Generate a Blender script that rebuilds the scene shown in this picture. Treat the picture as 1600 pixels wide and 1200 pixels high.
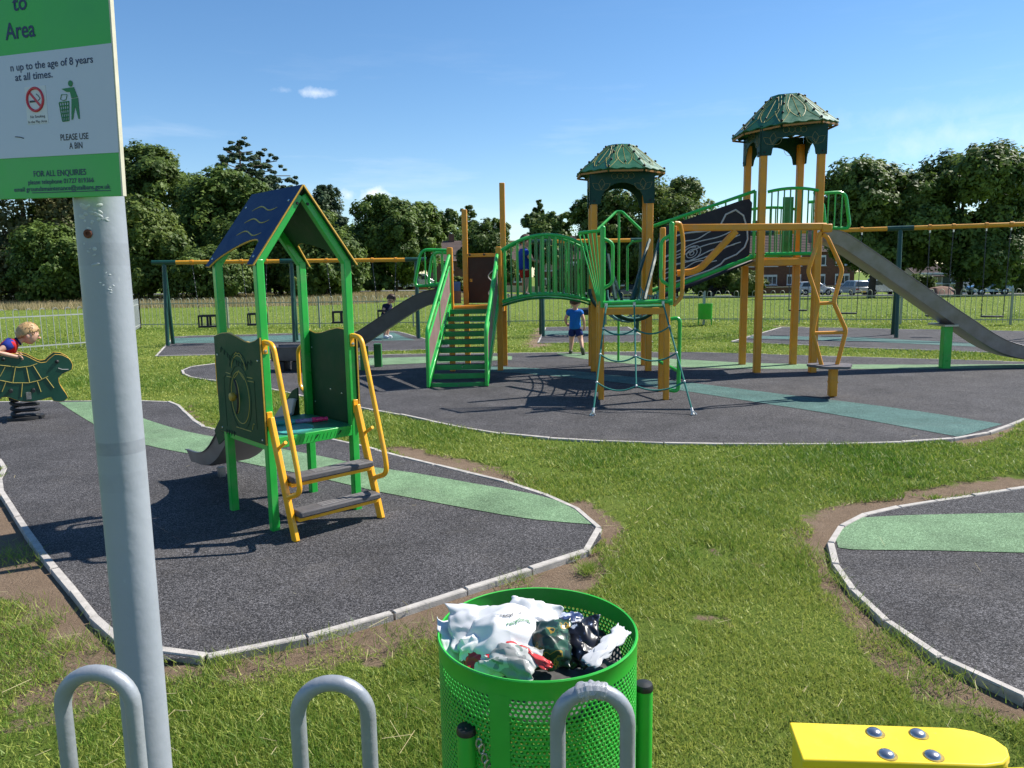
import bpy, bmesh, math, random
import numpy as np
from mathutils import Vector, Matrix, noise as mnoise
from mathutils.geometry import tessellate_polygon

for o in list(bpy.data.objects): bpy.data.objects.remove(o)
S = bpy.context.scene
COL = S.collection
rng = np.random.default_rng(7)
random.seed(7)
PI = math.pi
def rad(a): return math.radians(a)

# ------------------------------------------------------------------ camera
FPX, CAMH = 1170.0, 1.6
PITCH, ROLL = math.atan(170/1170.0), rad(0.9)
_f = np.array([0, math.cos(PITCH), -math.sin(PITCH)]); _r = np.array([1.0, 0, 0]); _u = np.array([0, math.sin(PITCH), math.cos(PITCH)])
_R = math.cos(ROLL)*_r - math.sin(ROLL)*_u
_U = math.sin(ROLL)*_r + math.cos(ROLL)*_u
cd = bpy.data.cameras.new('camera'); cam = bpy.data.objects.new('camera', cd); COL.objects.link(cam)
cd.sensor_fit = 'HORIZONTAL'; cd.sensor_width = 36.0; cd.lens = 36.0*FPX/1600.0
cd.clip_start = 0.05; cd.clip_end = 3000
cam.matrix_world = Matrix(((_R[0], _U[0], -_f[0], 0), (_R[1], _U[1], -_f[1], 0), (_R[2], _U[2], -_f[2], CAMH), (0, 0, 0, 1)))
S.camera = cam

# layout helpers, image pixels to world points: where a sight line of the photograph meets the ground / a given distance
def ray(x, y): return _f + _R*(x-800)/FPX - _U*(y-600)/FPX
def gp(x, y, z=0.0):
    d = ray(x, y); p = np.array([0, 0, CAMH]) + d*((z-CAMH)/d[2]); return (p[0], p[1])
def at(x, y, Y):
    d = ray(x, y); p = np.array([0, 0, CAMH]) + d*(Y/d[1]); return Vector(p)

# ------------------------------------------------------------------ sky and sun
SUN_AZ, SUN_EL = rad(67), rad(48)          # azimuth clockwise from +Y
W = bpy.data.worlds.new('World'); S.world = W; W.use_nodes = True
nt = W.node_tree; N = nt.nodes; L = nt.links
bg = N['Background']; bg.inputs['Strength'].default_value = 0.09
sky = N.new('ShaderNodeTexSky'); sky.sky_type = 'NISHITA'; sky.sun_disc = False
sky.sun_elevation = SUN_EL; sky.sun_rotation = SUN_AZ
sky.air_density = 1.0; sky.dust_density = 0.0; sky.ozone_density = 3.5; sky.altitude = 80
tc = N.new('ShaderNodeTexCoord')
def wmath(op, a, b=None, c=None, clamp=False):
    n = N.new('ShaderNodeMath'); n.operation = op; n.use_clamp = clamp
    for i, v in enumerate((a, b, c)):
        if v is None: continue
        if isinstance(v, (int, float)): n.inputs[i].default_value = v
        else: L.new(v, n.inputs[i])
    return n.outputs[0]
def wdot(vec):
    n = N.new('ShaderNodeVectorMath'); n.operation = 'DOT_PRODUCT'
    L.new(tc.outputs['Generated'], n.inputs[0]); n.inputs[1].default_value = vec
    return n.outputs['Value']
def wnoise(scale, detail, sx=1, sy=1, sz=1):
    m = N.new('ShaderNodeMapping'); m.inputs['Scale'].default_value = (sx, sy, sz)
    L.new(tc.outputs['Generated'], m.inputs['Vector'])
    n = N.new('ShaderNodeTexNoise'); n.inputs['Scale'].default_value = scale; n.inputs['Detail'].default_value = detail
    n.inputs['Roughness'].default_value = 0.62
    L.new(m.outputs[0], n.inputs['Vector']); return n.outputs['Fac']
cl_n = wnoise(34, 7)
cloud = None
# small fair-weather clouds: direction, half width and half height (radians), strength
for (px, py, hw, hh, st) in [(498, 145, .027, .0062, .48), (444, 141, .013, .005, .20), (586, 308, .024, .012, .9), (545, 304, .012, .008, .5), (1505, 212, .10, .022, .18), (1420, 180, .14, .016, .10)]:
    d = Vector(ray(px, py)).normalized(); rt = Vector((d.y, -d.x, 0)).normalized(); up = rt.cross(d)
    a = wmath('MULTIPLY', wdot(rt), 1/hw); b = wmath('MULTIPLY', wdot(up), 1/hh)
    q = wmath('SQRT', wmath('ADD', wmath('MULTIPLY', a, a), wmath('MULTIPLY', b, b)))
    q = wmath('SUBTRACT', 1.0, q)
    q = wmath('ADD', q, wmath('MULTIPLY', wmath('SUBTRACT', cl_n, .5), 3.2))
    front = wmath('GREATER_THAN', wdot(d), 0.5)
    q = wmath('MULTIPLY', wmath('MULTIPLY', q, st, clamp=True), front, clamp=True)
    cloud = q if cloud is None else wmath('MAXIMUM', cloud, q)
sz = N.new('ShaderNodeSeparateXYZ'); L.new(tc.outputs['Generated'], sz.inputs[0])
cir = wnoise(3.2, 6, 1, 1, 7)                                # thin high streaks all round the low sky
low = N.new('ShaderNodeMapRange'); low.interpolation_type = 'SMOOTHSTEP'
low.inputs['From Min'].default_value = .36; low.inputs['From Max'].default_value = .06
L.new(sz.outputs['Z'], low.inputs['Value'])
streak = wmath('MULTIPLY', wmath('MULTIPLY', wmath('SUBTRACT', cir, .56), 1.0, clamp=True), low.outputs[0])
cloud = wmath('MAXIMUM', cloud, streak)
hs = N.new('ShaderNodeHueSaturation'); hs.inputs['Saturation'].default_value = 1.16; hs.inputs['Value'].default_value = 1.06; L.new(sky.outputs[0], hs.inputs['Color'])
mx = N.new('ShaderNodeMix'); mx.data_type = 'RGBA'
L.new(cloud, mx.inputs['Factor']); L.new(hs.outputs[0], mx.inputs['A']); mx.inputs['B'].default_value = (8.4, 8.7, 9.2, 1)
L.new(mx.outputs['Result'], bg.inputs['Color'])
sd = bpy.data.lights.new('sun', 'SUN'); sd.energy = 5.0; sd.angle = rad(0.53); sd.color = (1.0, 0.95, 0.86)
sun = bpy.data.objects.new('sun', sd); COL.objects.link(sun)
to_sun = Vector((math.cos(SUN_EL)*math.sin(SUN_AZ), math.cos(SUN_EL)*math.cos(SUN_AZ), math.sin(SUN_EL)))
sun.rotation_euler = to_sun.to_track_quat('Z', 'Y').to_euler(); sun.location = to_sun*60
S.view_settings.view_transform = 'Standard'; S.view_settings.look = 'None'
S.view_settings.gamma = 1; S.view_settings.exposure = 0.70
S.render.engine = 'CYCLES'; S.cycles.max_bounces = 6

# ------------------------------------------------------------------ materials
MATS = {}
def M(name, col, rough=.5, metal=0.0, var=.10, scale=9.0, bump=0.0, bscale=120.0, spec=.5, col2=None, fac=None, coat=0.0, rvar=.12, wear=0.0):
    """painted / plastic / metal surface: base colour with uneven tone, uneven gloss, fine relief"""
    if name in MATS: return MATS[name]
    m = bpy.data.materials.new(name); m.use_nodes = True; n = m.node_tree.nodes; l = m.node_tree.links
    b = n['Principled BSDF']; b.inputs['Metallic'].default_value = metal
    b.inputs['Specular IOR Level'].default_value = spec; b.inputs['Coat Weight'].default_value = coat
    t = n.new('ShaderNodeTexCoord')
    nz = n.new('ShaderNodeTexNoise'); nz.inputs['Scale'].default_value = scale; nz.inputs['Detail'].default_value = 6; nz.inputs['Roughness'].default_value = .65
    l.new(t.outputs['Object'], nz.inputs['Vector'])
    r = n.new('ShaderNodeValToRGB'); l.new(nz.outputs['Fac'], r.inputs[0])
    c1 = [max(0, c*(1-var)) for c in col]; c2 = [min(1, c*(1+var)) for c in (col2 or col)]
    r.color_ramp.elements[0].position = .32; r.color_ramp.elements[0].color = (*c1, 1)
    r.color_ramp.elements[1].position = .68; r.color_ramp.elements[1].color = (*c2, 1)
    src = r.outputs[0]
    if wear:                                             # dust and rubbed patches, plus tiny chips
        for sc_, lo, hi, amt, cc in ((6.5, .50, .78, .30*wear, (.30, .27, .22)), (55, .66, .70, .55*wear, (.16, .14, .12)), (140, .70, .74, .5*wear, (.5, .5, .48))):
            q = n.new('ShaderNodeTexNoise'); q.inputs['Scale'].default_value = sc_; q.inputs['Detail'].default_value = 8; q.inputs['Roughness'].default_value = .72; l.new(t.outputs['Object'], q.inputs['Vector'])
            k = n.new('ShaderNodeMapRange'); k.inputs['From Min'].default_value = lo; k.inputs['From Max'].default_value = hi; k.inputs['To Max'].default_value = amt; l.new(q.outputs['Fac'], k.inputs['Value'])
            x_ = n.new('ShaderNodeMix'); x_.data_type = 'RGBA'; l.new(k.outputs[0], x_.inputs['Factor']); l.new(src, x_.inputs['A']); x_.inputs['B'].default_value = (*cc, 1); src = x_.outputs['Result']
    l.new(src, b.inputs['Base Color'])
    mr = n.new('ShaderNodeMapRange'); l.new(nz.outputs['Fac'], mr.inputs['Value'])
    mr.inputs['From Min'].default_value = .3; mr.inputs['From Max'].default_value = .7
    mr.inputs['To Min'].default_value = max(.02, rough-rvar); mr.inputs['To Max'].default_value = min(1, rough+rvar)
    l.new(mr.outputs[0], b.inputs['Roughness'])
    if bump:
        n2 = n.new('ShaderNodeTexNoise'); n2.inputs['Scale'].default_value = bscale; n2.inputs['Detail'].default_value = 4
        l.new(t.outputs['Object'], n2.inputs['Vector'])
        bp = n.new('ShaderNodeBump'); bp.inputs['Strength'].default_value = bump; bp.inputs['Distance'].default_value = .01
        l.new(n2.outputs['Fac'], bp.inputs['Height']); l.new(bp.outputs[0], b.inputs['Normal'])
    MATS[name] = m; return m

def rubber(name, dark, light, frac):
    """wet-pour rubber crumb: granules of two tones with open joints"""
    m = bpy.data.materials.new(name); m.use_nodes = True; n = m.node_tree.nodes; l = m.node_tree.links
    b = n['Principled BSDF']; b.inputs['Roughness'].default_value = .88; b.inputs['Specular IOR Level'].default_value = .25
    t = n.new('ShaderNodeTexCoord')
    v = n.new('ShaderNodeTexVoronoi'); v.inputs['Scale'].default_value = 185; l.new(t.outputs['Object'], v.inputs['Vector'])
    sep = n.new('ShaderNodeSeparateColor'); l.new(v.outputs['Color'], sep.inputs[0])
    r = n.new('ShaderNodeValToRGB'); l.new(sep.outputs[0], r.inputs[0])
    e = r.color_ramp.elements; e[0].position = 0; e[0].color = (*dark, 1); e[1].position = 1; e[1].color = (*light, 1)
    k = e.new(frac); k.color = (*[d+(q-d)*.30 for d, q in zip(dark, light)], 1)
    big = n.new('ShaderNodeTexNoise'); big.inputs['Scale'].default_value = 1.7; big.inputs['Detail'].default_value = 8; big.inputs['Roughness'].default_value = .7
    l.new(t.outputs['Object'], big.inputs['Vector'])
    mr = n.new('ShaderNodeMapRange'); l.new(big.outputs['Fac'], mr.inputs['Value']); mr.inputs['From Min'].default_value = .3; mr.inputs['From Max'].default_value = .7
    mr.inputs['To Min'].default_value = .70; mr.inputs['To Max'].default_value = 1.32
    mm = n.new('ShaderNodeMix'); mm.data_type = 'RGBA'; mm.blend_type = 'MULTIPLY'; mm.inputs['Factor'].default_value = 1
    l.new(r.outputs[0], mm.inputs['A']); l.new(mr.outputs[0], mm.inputs['B']); sc2 = n.new('ShaderNodeTexNoise'); sc2.inputs['Scale'].default_value = .8; sc2.inputs['Detail'].default_value = 10; sc2.inputs['Roughness'].default_value = .78; sc2.inputs['Distortion'].default_value = .6; l.new(t.outputs['Object'], sc2.inputs['Vector'])
    sm = n.new('ShaderNodeMapRange'); l.new(sc2.outputs['Fac'], sm.inputs['Value']); sm.inputs['From Min'].default_value = .52; sm.inputs['From Max'].default_value = .75; sm.inputs['To Max'].default_value = .30
    dm = n.new('ShaderNodeMix'); dm.data_type = 'RGBA'; l.new(sm.outputs[0], dm.inputs['Factor']); l.new(mm.outputs['Result'], dm.inputs['A']); dm.inputs['B'].default_value = (.17, .15, .13, 1)
    l.new(dm.outputs['Result'], b.inputs['Base Color'])
    bp = n.new('ShaderNodeBump'); bp.inputs['Strength'].default_value = .8; bp.inputs['Distance'].default_value = .006; bp.invert = True
    l.new(v.outputs['Distance'], bp.inputs['Height']); l.new(bp.outputs[0], b.inputs['Normal'])
    return m

def leafmat(name, c1, c2, trans=.3, rough=.55):
    m = bpy.data.materials.new(name); m.use_nodes = True; n = m.node_tree.nodes; l = m.node_tree.links
    b = n['Principled BSDF']; b.inputs['Roughness'].default_value = rough; b.inputs['Specular IOR Level'].default_value = .3
    a = n.new('ShaderNodeAttribute'); a.attribute_name = 'tint'
    r = n.new('ShaderNodeValToRGB'); l.new(a.outputs['Fac'], r.inputs[0])
    r.color_ramp.elements[0].color = (*c1, 1); r.color_ramp.elements[1].color = (*c2, 1)
    l.new(r.outputs[0], b.inputs['Base Color'])
    t = n.new('ShaderNodeBsdfTranslucent'); l.new(r.outputs[0], t.inputs['Color'])
    mx = n.new('ShaderNodeMixShader'); mx.inputs[0].default_value = trans
    l.new(b.outputs[0], mx.inputs[1]); l.new(t.outputs[0], mx.inputs[2])
    l.new(mx.outputs[0], n['Material Output'].inputs['Surface'])
    return m

GREEN = M('green_paint', (.018, .42, .055), .36, var=.10, coat=.15, scale=5, wear=.95)
DGREEN = M('green_paint_deep', (.010, .19, .035), .38, var=.12, coat=.1, scale=5, wear=.95)
YEL = M('golden_yellow_paint', (.92, .43, .010), .36, var=.08, coat=.15, scale=5, wear=.95)
ORANGE = M('orange_ochre_paint', (.68, .275, .014), .42, var=.12, scale=4, wear=1.0)
HGREEN = M('dark_green_board', (.012, .062, .026), .55, spec=.22, var=.14, scale=6, bump=.15, bscale=300, wear=.25)
HTEAL = M('dark_teal_board', (.009, .050, .042), .55, spec=.22, var=.14, scale=6, wear=.25)
HROOF = M('roof_green_board', (.018, .120, .052), .38, var=.18, scale=7)
HBLUE = M('navy_board', (.007, .032, .100), .55, spec=.22, var=.14, scale=5, bump=.1, bscale=300, wear=.25)
HBROWN = M('brown_board', (.055, .028, .022), .55, spec=.22, var=.15, scale=5, wear=.25)
HMAUVE = M('mauve_brown_board', (.22, .15, .14), .55, var=.12, scale=6)
HBLACK = M('charcoal_board', (.022, .020, .028), .55, spec=.22, var=.15, scale=5, wear=.25)
LINE = M('engraved_yellow', (.42, .34, .08), .6, var=.15, scale=30)
LINEG = M('engraved_grey', (.48, .45, .44), .6, var=.15, scale=30)
EDGEY = M('yellow_board_edge', (.62, .36, .05), .5, var=.12, scale=20)
STEEL = M('brushed_steel', (.36, .36, .37), .38, .85, var=.2, scale=7, bump=.05, bscale=60)
STEELD = M('slide_steel', (.27, .25, .25), .45, .55, var=.2, scale=5)
GALV = M('galvanised_paint', (.30, .32, .35), .42, .25, var=.10, scale=14, bump=.10, bscale=90)
FENCEG = M('fence_grey', (.42, .43, .42), .5, .2, var=.12, scale=3)
TEALP = M('dark_teal_paint', (.006, .052, .036), .4, var=.12, scale=4)
BLACK = M('black_rubber', (.012, .012, .013), .6, var=.2, scale=12, bump=.1)
TREAD = M('grey_tread_plastic', (.085, .080, .085), .7, var=.18, scale=25, bump=.3, bscale=200)
CHROME = M('bolt_steel', (.55, .55, .56), .25, .9, var=.1)
CHAIN = M('chain_steel', (.10, .10, .11), .45, .8, var=.2, scale=40)
ROPE = M('teal_rope', (.012, .17, .14), .8, var=.25, scale=80, bump=.4, bscale=400)
KERB = M('concrete_kerb', (.40, .37, .34), .9, var=.22, scale=14, bump=.35, bscale=160)
WHITE = M('white_paint', (.78, .78, .77), .5, var=.05)

# ------------------------------------------------------------------ mesh builder
ORG = {}
def V(*a): return Vector(a)
class MB:
    def __init__(s): s.v = []; s.f = []; s.sm = []
    def add(s, vs, fs):
        k = len(s.v); s.v += [tuple(q) for q in vs]; s.f += [tuple(i+k for i in q) for q in fs]; return s
    def box(s, c, d, rot=None):
        c = Vector(c); vs = []
        for z in (-.5, .5):
            for x, y in ((-.5, -.5), (.5, -.5), (.5, .5), (-.5, .5)):
                p = Vector((x*d[0], y*d[1], z*d[2]))
                if rot is not None: p = rot @ p
                vs.append(c+p)
        return s.add(vs, [(3, 2, 1, 0), (4, 5, 6, 7), (0, 1, 5, 4), (1, 2, 6, 5), (2, 3, 7, 6), (3, 0, 4, 7)])
    def bar(s, p0, p1, w, h=None, up=(0, 0, 1)):
        h = w if h is None else h
        p0 = Vector(p0); p1 = Vector(p1); d = (p1-p0).normalized(); up = Vector(up)
        if abs(d.dot(up)) > .98: up = Vector((0, 1, 0)) if abs(d.y) < .9 else Vector((1, 0, 0))
        x = d.cross(up).normalized(); y = x.cross(d)
        vs = []
        for p in (p0, p1):
            for a, b in ((-.5, -.5), (.5, -.5), (.5, .5), (-.5, .5)): vs.append(p+x*a*w+y*b*h)
        return s.add(vs, [(3, 2, 1, 0), (4, 5, 6, 7), (0, 1, 5, 4), (1, 2, 6, 5), (2, 3, 7, 6), (3, 0, 4, 7)])
    def tube(s, pts, r, n=8, closed=False, rr=None):
        pts = [Vector(p) for p in pts]; m = len(pts); vs = []; fs = []
        T = []
        for i in range(m):
            if closed: t = pts[(i+1) % m]-pts[i-1]
            else: t = pts[min(i+1, m-1)]-pts[max(i-1, 0)]
            T.append(t.normalized() if t.length > 1e-9 else Vector((0, 0, 1)))
        u = T[0].orthogonal().normalized()
        for i in range(m):
            u = (u-T[i]*u.dot(T[i])); u = u.normalized() if u.length > 1e-6 else T[i].orthogonal().normalized()
            w = T[i].cross(u); q = rr[i] if rr else r
            if 0 < i < m-1 or closed:
                a = (pts[i]-pts[i-1]).normalized(); b = T[i]; cs = max(.5, abs(a.dot(b))); 
            else: cs = 1
            for j in range(n):
                an = 2*PI*j/n; vs.append(pts[i]+(u*math.cos(an)+w*math.sin(an))*q/ (cs if cs > .86 else 1))
        for i in range(m if closed else m-1):
            for j in range(n):
                a = i*n+j; b = i*n+(j+1) % n; c = ((i+1) % m)*n+(j+1) % n; d = ((i+1) % m)*n+j
                fs.append((a, b, c, d))
        if not closed: fs.append(tuple(range(n))[::-1]); fs.append(tuple((m-1)*n+j for j in range(n)))
        return s.add(vs, fs)
    def prism(s, out, o, ex, ey, th):
        """planar outline (a, b) on axes ex, ey from o, thickness th along ex x ey"""
        o = Vector(o); ex = Vector(ex).normalized(); ey = Vector(ey).normalized(); nz = ex.cross(ey).normalized()
        n = len(out); fr = [o+ex*a+ey*b+nz*th*.5 for a, b in out]; bk = [o+ex*a+ey*b-nz*th*.5 for a, b in out]
        ar = sum(out[i][0]*out[(i+1) % n][1]-out[(i+1) % n][0]*out[i][1] for i in range(n))
        if ar < 0: fr.reverse(); bk.reverse()
        tri = tessellate_polygon([[p for p in fr]])
        fs = []
        for t in tri:
            a, b, c = t
            nn = (fr[b]-fr[a]).cross(fr[c]-fr[a])
            if nn.dot(nz) < 0: a, b, c = a, c, b
            fs.append((a, b, c)); fs.append((c+n, b+n, a+n))
        for i in range(n):
            j = (i+1) % n; fs.append((i, i+n, j+n, j))
        return s.add(fr+bk, fs)
    def lathe(s, prof, c, n=16, ax=None, cap=True):
        c = Vector(c); vs = []; fs = []; m = len(prof)
        R = Matrix.Identity(3) if ax is None else Vector((0, 0, 1)).rotation_difference(Vector(ax)).to_matrix()
        for r, z in prof:
            for j in range(n):
                a = 2*PI*j/n; vs.append(c+R @ Vector((r*math.cos(a), r*math.sin(a), z)))
        for i in range(m-1):
            for j in range(n): fs.append((i*n+j, i*n+(j+1) % n, (i+1)*n+(j+1) % n, (i+1)*n+j))
        if cap and prof[0][0] > 1e-5: fs.append(tuple(range(n))[::-1])
        if cap and prof[-1][0] > 1e-5: fs.append(tuple((m-1)*n+j for j in range(n)))
        return s.add(vs, fs)
    def ball(s, c, r, nu=10, nv=7, rot=None):
        if not hasattr(r, '__len__'): r = (r, r, r)
        c = Vector(c); vs = []; fs = []
        for i in range(nv+1):
            th = PI*i/nv
            for j in range(nu):
                ph = 2*PI*j/nu; p = Vector((r[0]*math.sin(th)*math.cos(ph), r[1]*math.sin(th)*math.sin(ph), r[2]*math.cos(th)))
                vs.append(c+(rot @ p if rot is not None else p))
        for i in range(nv):
            for j in range(nu): fs.append((i*nu+j, (i+1)*nu+j, (i+1)*nu+(j+1) % nu, i*nu+(j+1) % nu))
        return s.add(vs, fs)
    def build(s, name, mat, parent=None, smooth=35, bevel=0.0, bseg=2):
        me = bpy.data.meshes.new(name)
        off = Vector(ORG.get(parent.name, (0, 0, 0))) if parent else Vector((0, 0, 0))
        me.from_pydata([tuple(Vector(p)-off) for p in s.v], [], s.f)
        bm = bmesh.new(); bm.from_mesh(me); bmesh.ops.remove_doubles(bm, verts=bm.verts, dist=1e-6); bm.to_mesh(me); bm.free()
        if smooth:
            me.polygons.foreach_set('use_smooth', [True]*len(me.polygons)); me.set_sharp_from_angle(angle=rad(smooth))
        me.materials.append(mat)
        o = bpy.data.objects.new(name, me); COL.objects.link(o)
        if parent: o.parent = parent; ORG[o.name] = tuple(off)
        if bevel:
            b = o.modifiers.new('bevel', 'BEVEL'); b.width = bevel; b.segments = bseg; b.limit_method = 'ANGLE'; b.angle_limit = rad(50)
        return o
def tag(o, label=None, cat=None, group=None, kind=None):
    if label: o['label'] = label
    if cat: o['category'] = cat
    if group: o['group'] = group
    if kind: o['kind'] = kind
    return o
def thing(name, label, cat, loc=(0, 0, 0), rotz=0.0, group=None, local=False):
    """Empty at a thing's base; its parts are given in world points unless local"""
    o = bpy.data.objects.new(name, None); COL.objects.link(o); o.location = loc; o.rotation_euler = (0, 0, rotz)
    o.empty_display_size = .2
    ORG[o.name] = (0, 0, 0) if local else tuple(loc)
    return tag(o, label, cat, group)
def copy_tree(o, parent=None):
    c = o.copy(); COL.objects.link(c); c.parent = parent
    for ch in list(o.children): copy_tree(ch, c)
    return c
def fillet(pts, r, seg=5):
    pts = [Vector(p) for p in pts]; out = [pts[0]]
    for i in range(1, len(pts)-1):
        a, b, c = pts[i-1], pts[i], pts[i+1]
        d1 = a-b; d2 = c-b; q = min(r, d1.length*.49, d2.length*.49)
        p1 = b+d1.normalized()*q; p2 = b+d2.normalized()*q
        for k in range(seg+1):
            t = k/seg; out.append(p1*(1-t)**2+b*2*t*(1-t)+p2*t*t)
    return out+[pts[-1]]
def rtube(pts, r, bend, n=8): return MB().tube(fillet(pts, bend), r, n)
def npmesh(name, vs, fs, mat, parent=None, tint=None, smooth=False):
    """vs (N,3), fs (M,k) arrays -> one mesh object, optional per-face tint"""
    me = bpy.data.meshes.new(name); k = fs.shape[1]; m = len(fs)
    me.vertices.add(len(vs)); me.vertices.foreach_set('co', vs.astype(np.float32).ravel())
    me.loops.add(m*k); me.loops.foreach_set('vertex_index', fs.astype(np.int32).ravel())
    me.polygons.add(m); me.polygons.foreach_set('loop_start', np.arange(0, m*k, k, dtype=np.int32))
    me.polygons.foreach_set('loop_total', np.full(m, k, dtype=np.int32))
    if smooth: me.polygons.foreach_set('use_smooth', np.ones(m, bool))
    me.update(calc_edges=True)
    if tint is not None:
        a = me.attributes.new('tint', 'FLOAT', 'FACE'); a.data.foreach_set('value', tint.astype(np.float32))
    me.materials.append(mat)
    o = bpy.data.objects.new(name, me); COL.objects.link(o)
    if parent: o.parent = parent
    return o
def catmull(P, step, closed=True):
    P = [np.array(p, float) for p in P]; n = len(P); out = []
    for i in range(n if closed else n-1):
        if closed: a, b, c, d = P[i-1], P[i], P[(i+1) % n], P[(i+2) % n]
        else: a, b, c, d = P[max(i-1, 0)], P[i], P[i+1], P[min(i+2, n-1)]
        m = max(1, int(np.linalg.norm(c-b)/step))
        # centripetal parametrisation
        t0 = 0; t1 = t0+max(1e-4, np.linalg.norm(b-a)**.5); t2 = t1+max(1e-4, np.linalg.norm(c-b)**.5); t3 = t2+max(1e-4, np.linalg.norm(d-c)**.5)
        if np.allclose(a, b): a = b-(c-b); t1 = np.linalg.norm(c-b)**.5; t2 = 2*t1; t3 = t2+max(1e-4, np.linalg.norm(d-c)**.5)
        if np.allclose(c, d): d = c+(c-b); t3 = t2+np.linalg.norm(d-c)**.5
        for k in range(m):
            t = t1+(t2-t1)*k/m
            A1 = (t1-t)/(t1-t0)*a+(t-t0)/(t1-t0)*b; A2 = (t2-t)/(t2-t1)*b+(t-t1)/(t2-t1)*c; A3 = (t3-t)/(t3-t2)*c+(t-t2)/(t3-t2)*d
            B1 = (t2-t)/(t2-t0)*A1+(t-t0)/(t2-t0)*A2; B2 = (t3-t)/(t3-t1)*A2+(t-t1)/(t3-t1)*A3
            out.append((t2-t)/(t2-t1)*B1+(t-t1)/(t2-t1)*B2)
    if not closed: out.append(P[-1])
    return np.array(out)
def in_poly(px, py, poly):
    r = np.zeros(px.shape, bool); n = len(poly)
    for i in range(n):
        x1, y1 = poly[i]; x2, y2 = poly[(i+1) % n]
        c = ((y1 > py) != (y2 > py))
        r ^= c & (px < (x2-x1)*(py-y1)/(y2-y1+1e-12)+x1)
    return r
def dist_line(px, py, pl):
    d = np.full(px.shape, 1e9)
    for i in range(len(pl)-1):
        a = pl[i]; b = pl[i+1]; ab = b-a; q = (ab**2).sum()
        t = np.clip(((px-a[0])*ab[0]+(py-a[1])*ab[1])/max(q, 1e-9), 0, 1)
        d = np.minimum(d, np.hypot(px-a[0]-t*ab[0], py-a[1]-t*ab[1]))
    return d
# ------------------------------------------------------------------ ground
def sstep(a, b, x): t = np.clip((x-a)/(b-a), 0, 1); return t*t*(3-2*t)
def terrain(x, y):
    x = np.asarray(x, float); y = np.asarray(y, float)
    return -1.1*sstep(28, 85, y)*sstep(-12, 10, x)
G = lambda L_: np.array([gp(*p) for p in L_])
# outlines of the rubber surfaces
out1 = catmull(G([(-330, 640), (-160, 630), (0, 629), (120, 627), (215, 627), (262, 628), (290, 645), (318, 667), (352, 675), (504, 684), (555, 695), (618, 712), (650, 720), (740, 742), (800, 757), (870, 781), (912, 803), (936, 826), (940, 843), (925, 858), (830, 890), (700, 930), (560, 975), (430, 1008), (330, 1027), (262, 1032), (215, 1020), (182, 1003), (120, 930), (60, 857), (8, 778), (-4, 757), (5, 742), (6, 726), (-18, 713), (-120, 700), (-300, 690)]), .10)
out2 = catmull(G([(285, 579), (300, 573), (342, 568), (450, 561), (600, 555), (800, 552), (1061, 551), (1350, 559), (1600, 566), (1800, 574), (1860, 590), (1790, 612), (1690, 635), (1600, 655), (1560, 672), (1500, 685), (1400, 692), (1300, 694.5), (1100, 694), (950, 690), (800, 680), (700, 664), (640, 651), (566, 638), (480, 621), (424, 608), (342, 596), (300, 590)]), .14)
out3 = catmull(G([(1298, 850), (1306, 884), (1335, 925), (1380, 968), (1440, 1011), (1500, 1047), (1560, 1076), (1620, 1098), (1900, 1130), (2100, 1000), (2050, 850), (1850, 755), (1700, 752), (1600, 764), (1500, 778), (1400, 794), (1340, 809), (1312, 826)]), .08)
out4 = G([(244, 556.5), (272, 526), (617, 517), (722, 545.5)])
out5 = G([(841, 535.5), (853, 511), (981, 511), (1021, 535)])
out6 = G([(1143, 534), (1221, 511.5), (1600, 518), (1900, 525), (1900, 566), (1600, 553), (1350, 544)])
OUTS = [out1, out2, out3, out4, out5, out6]
# worn bare soil: line along the kerb, width, strength
bare_lines = [(G([(-60, 690), (-20, 760), (30, 850), (90, 925), (175, 1012)]), .62, 1.0), (G([(175, 1012), (215, 1035), (280, 1047)]), .22, .75), (G([(280, 1047), (430, 1025), (600, 985)]), .22, 1.0),
    (G([(600, 985), (720, 945), (880, 890)]), .30, 1.2), (G([(880, 890), (950, 855), (952, 825), (900, 785)]), .15, .95), (G([(620, 700), (700, 722), (800, 750)]), .28, .95),
    (G([(285, 630), (310, 655), (345, 668)]), .17, .8), (G([(1600, 752), (1450, 775), (1330, 800), (1290, 830), (1290, 860)]), .26, 1.05),
    (G([(1285, 850), (1310, 905), (1400, 1000), (1500, 1062), (1600, 1105)]), .17, 1.0), (G([(1420, 1030), (1480, 1070)]), .2, 1.0),
    (G([(1500, 690), (1590, 665)]), .25, .9), (G([(1090, 962), (1140, 968)]), .07, .9), (G([(1110, 855), (1150, 870), (1200, 885)]), .07, .75), (G([(940, 1100), (1010, 1010)]), .10, .45),
    (G([(1200, 1160), (1260, 1110)]), .08, .6), (G([(240, 558), (270, 528)]), .3, .6), (G([(836, 540), (852, 512)]), .45, .9), (G([(1200, 508), (1330, 512)]), .5, .8), (G([(250, 556), (650, 548)]), .15, .5), (G([(300, 566), (285, 585)]), .2, .6), (G([(950, 552), (1350, 556)]), .25, .6)]
_tab = np.random.default_rng(5).uniform(-1, 1, (256, 256))
def nz2(x, y, s, o=0.0):
    u = x*s+o*13.7+500; v = y*s+o*7.3+500; i = np.floor(u).astype(int); j = np.floor(v).astype(int); a = u-i; b = v-j
    a = a*a*(3-2*a); b = b*b*(3-2*b); T = lambda p, q: _tab[p & 255, q & 255]
    return ((T(i, j)*(1-a)+T(i+1, j)*a)*(1-b)+(T(i, j+1)*(1-a)+T(i+1, j+1)*a)*b)*.75
def bareness(x, y, fine=True):
    b = np.zeros(x.shape)
    for pl, w, st in bare_lines: b = np.maximum(b, st*(1-dist_line(x, y, pl)/w*.62))
    b = np.clip(b, 0, 1.3)
    return b
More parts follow.
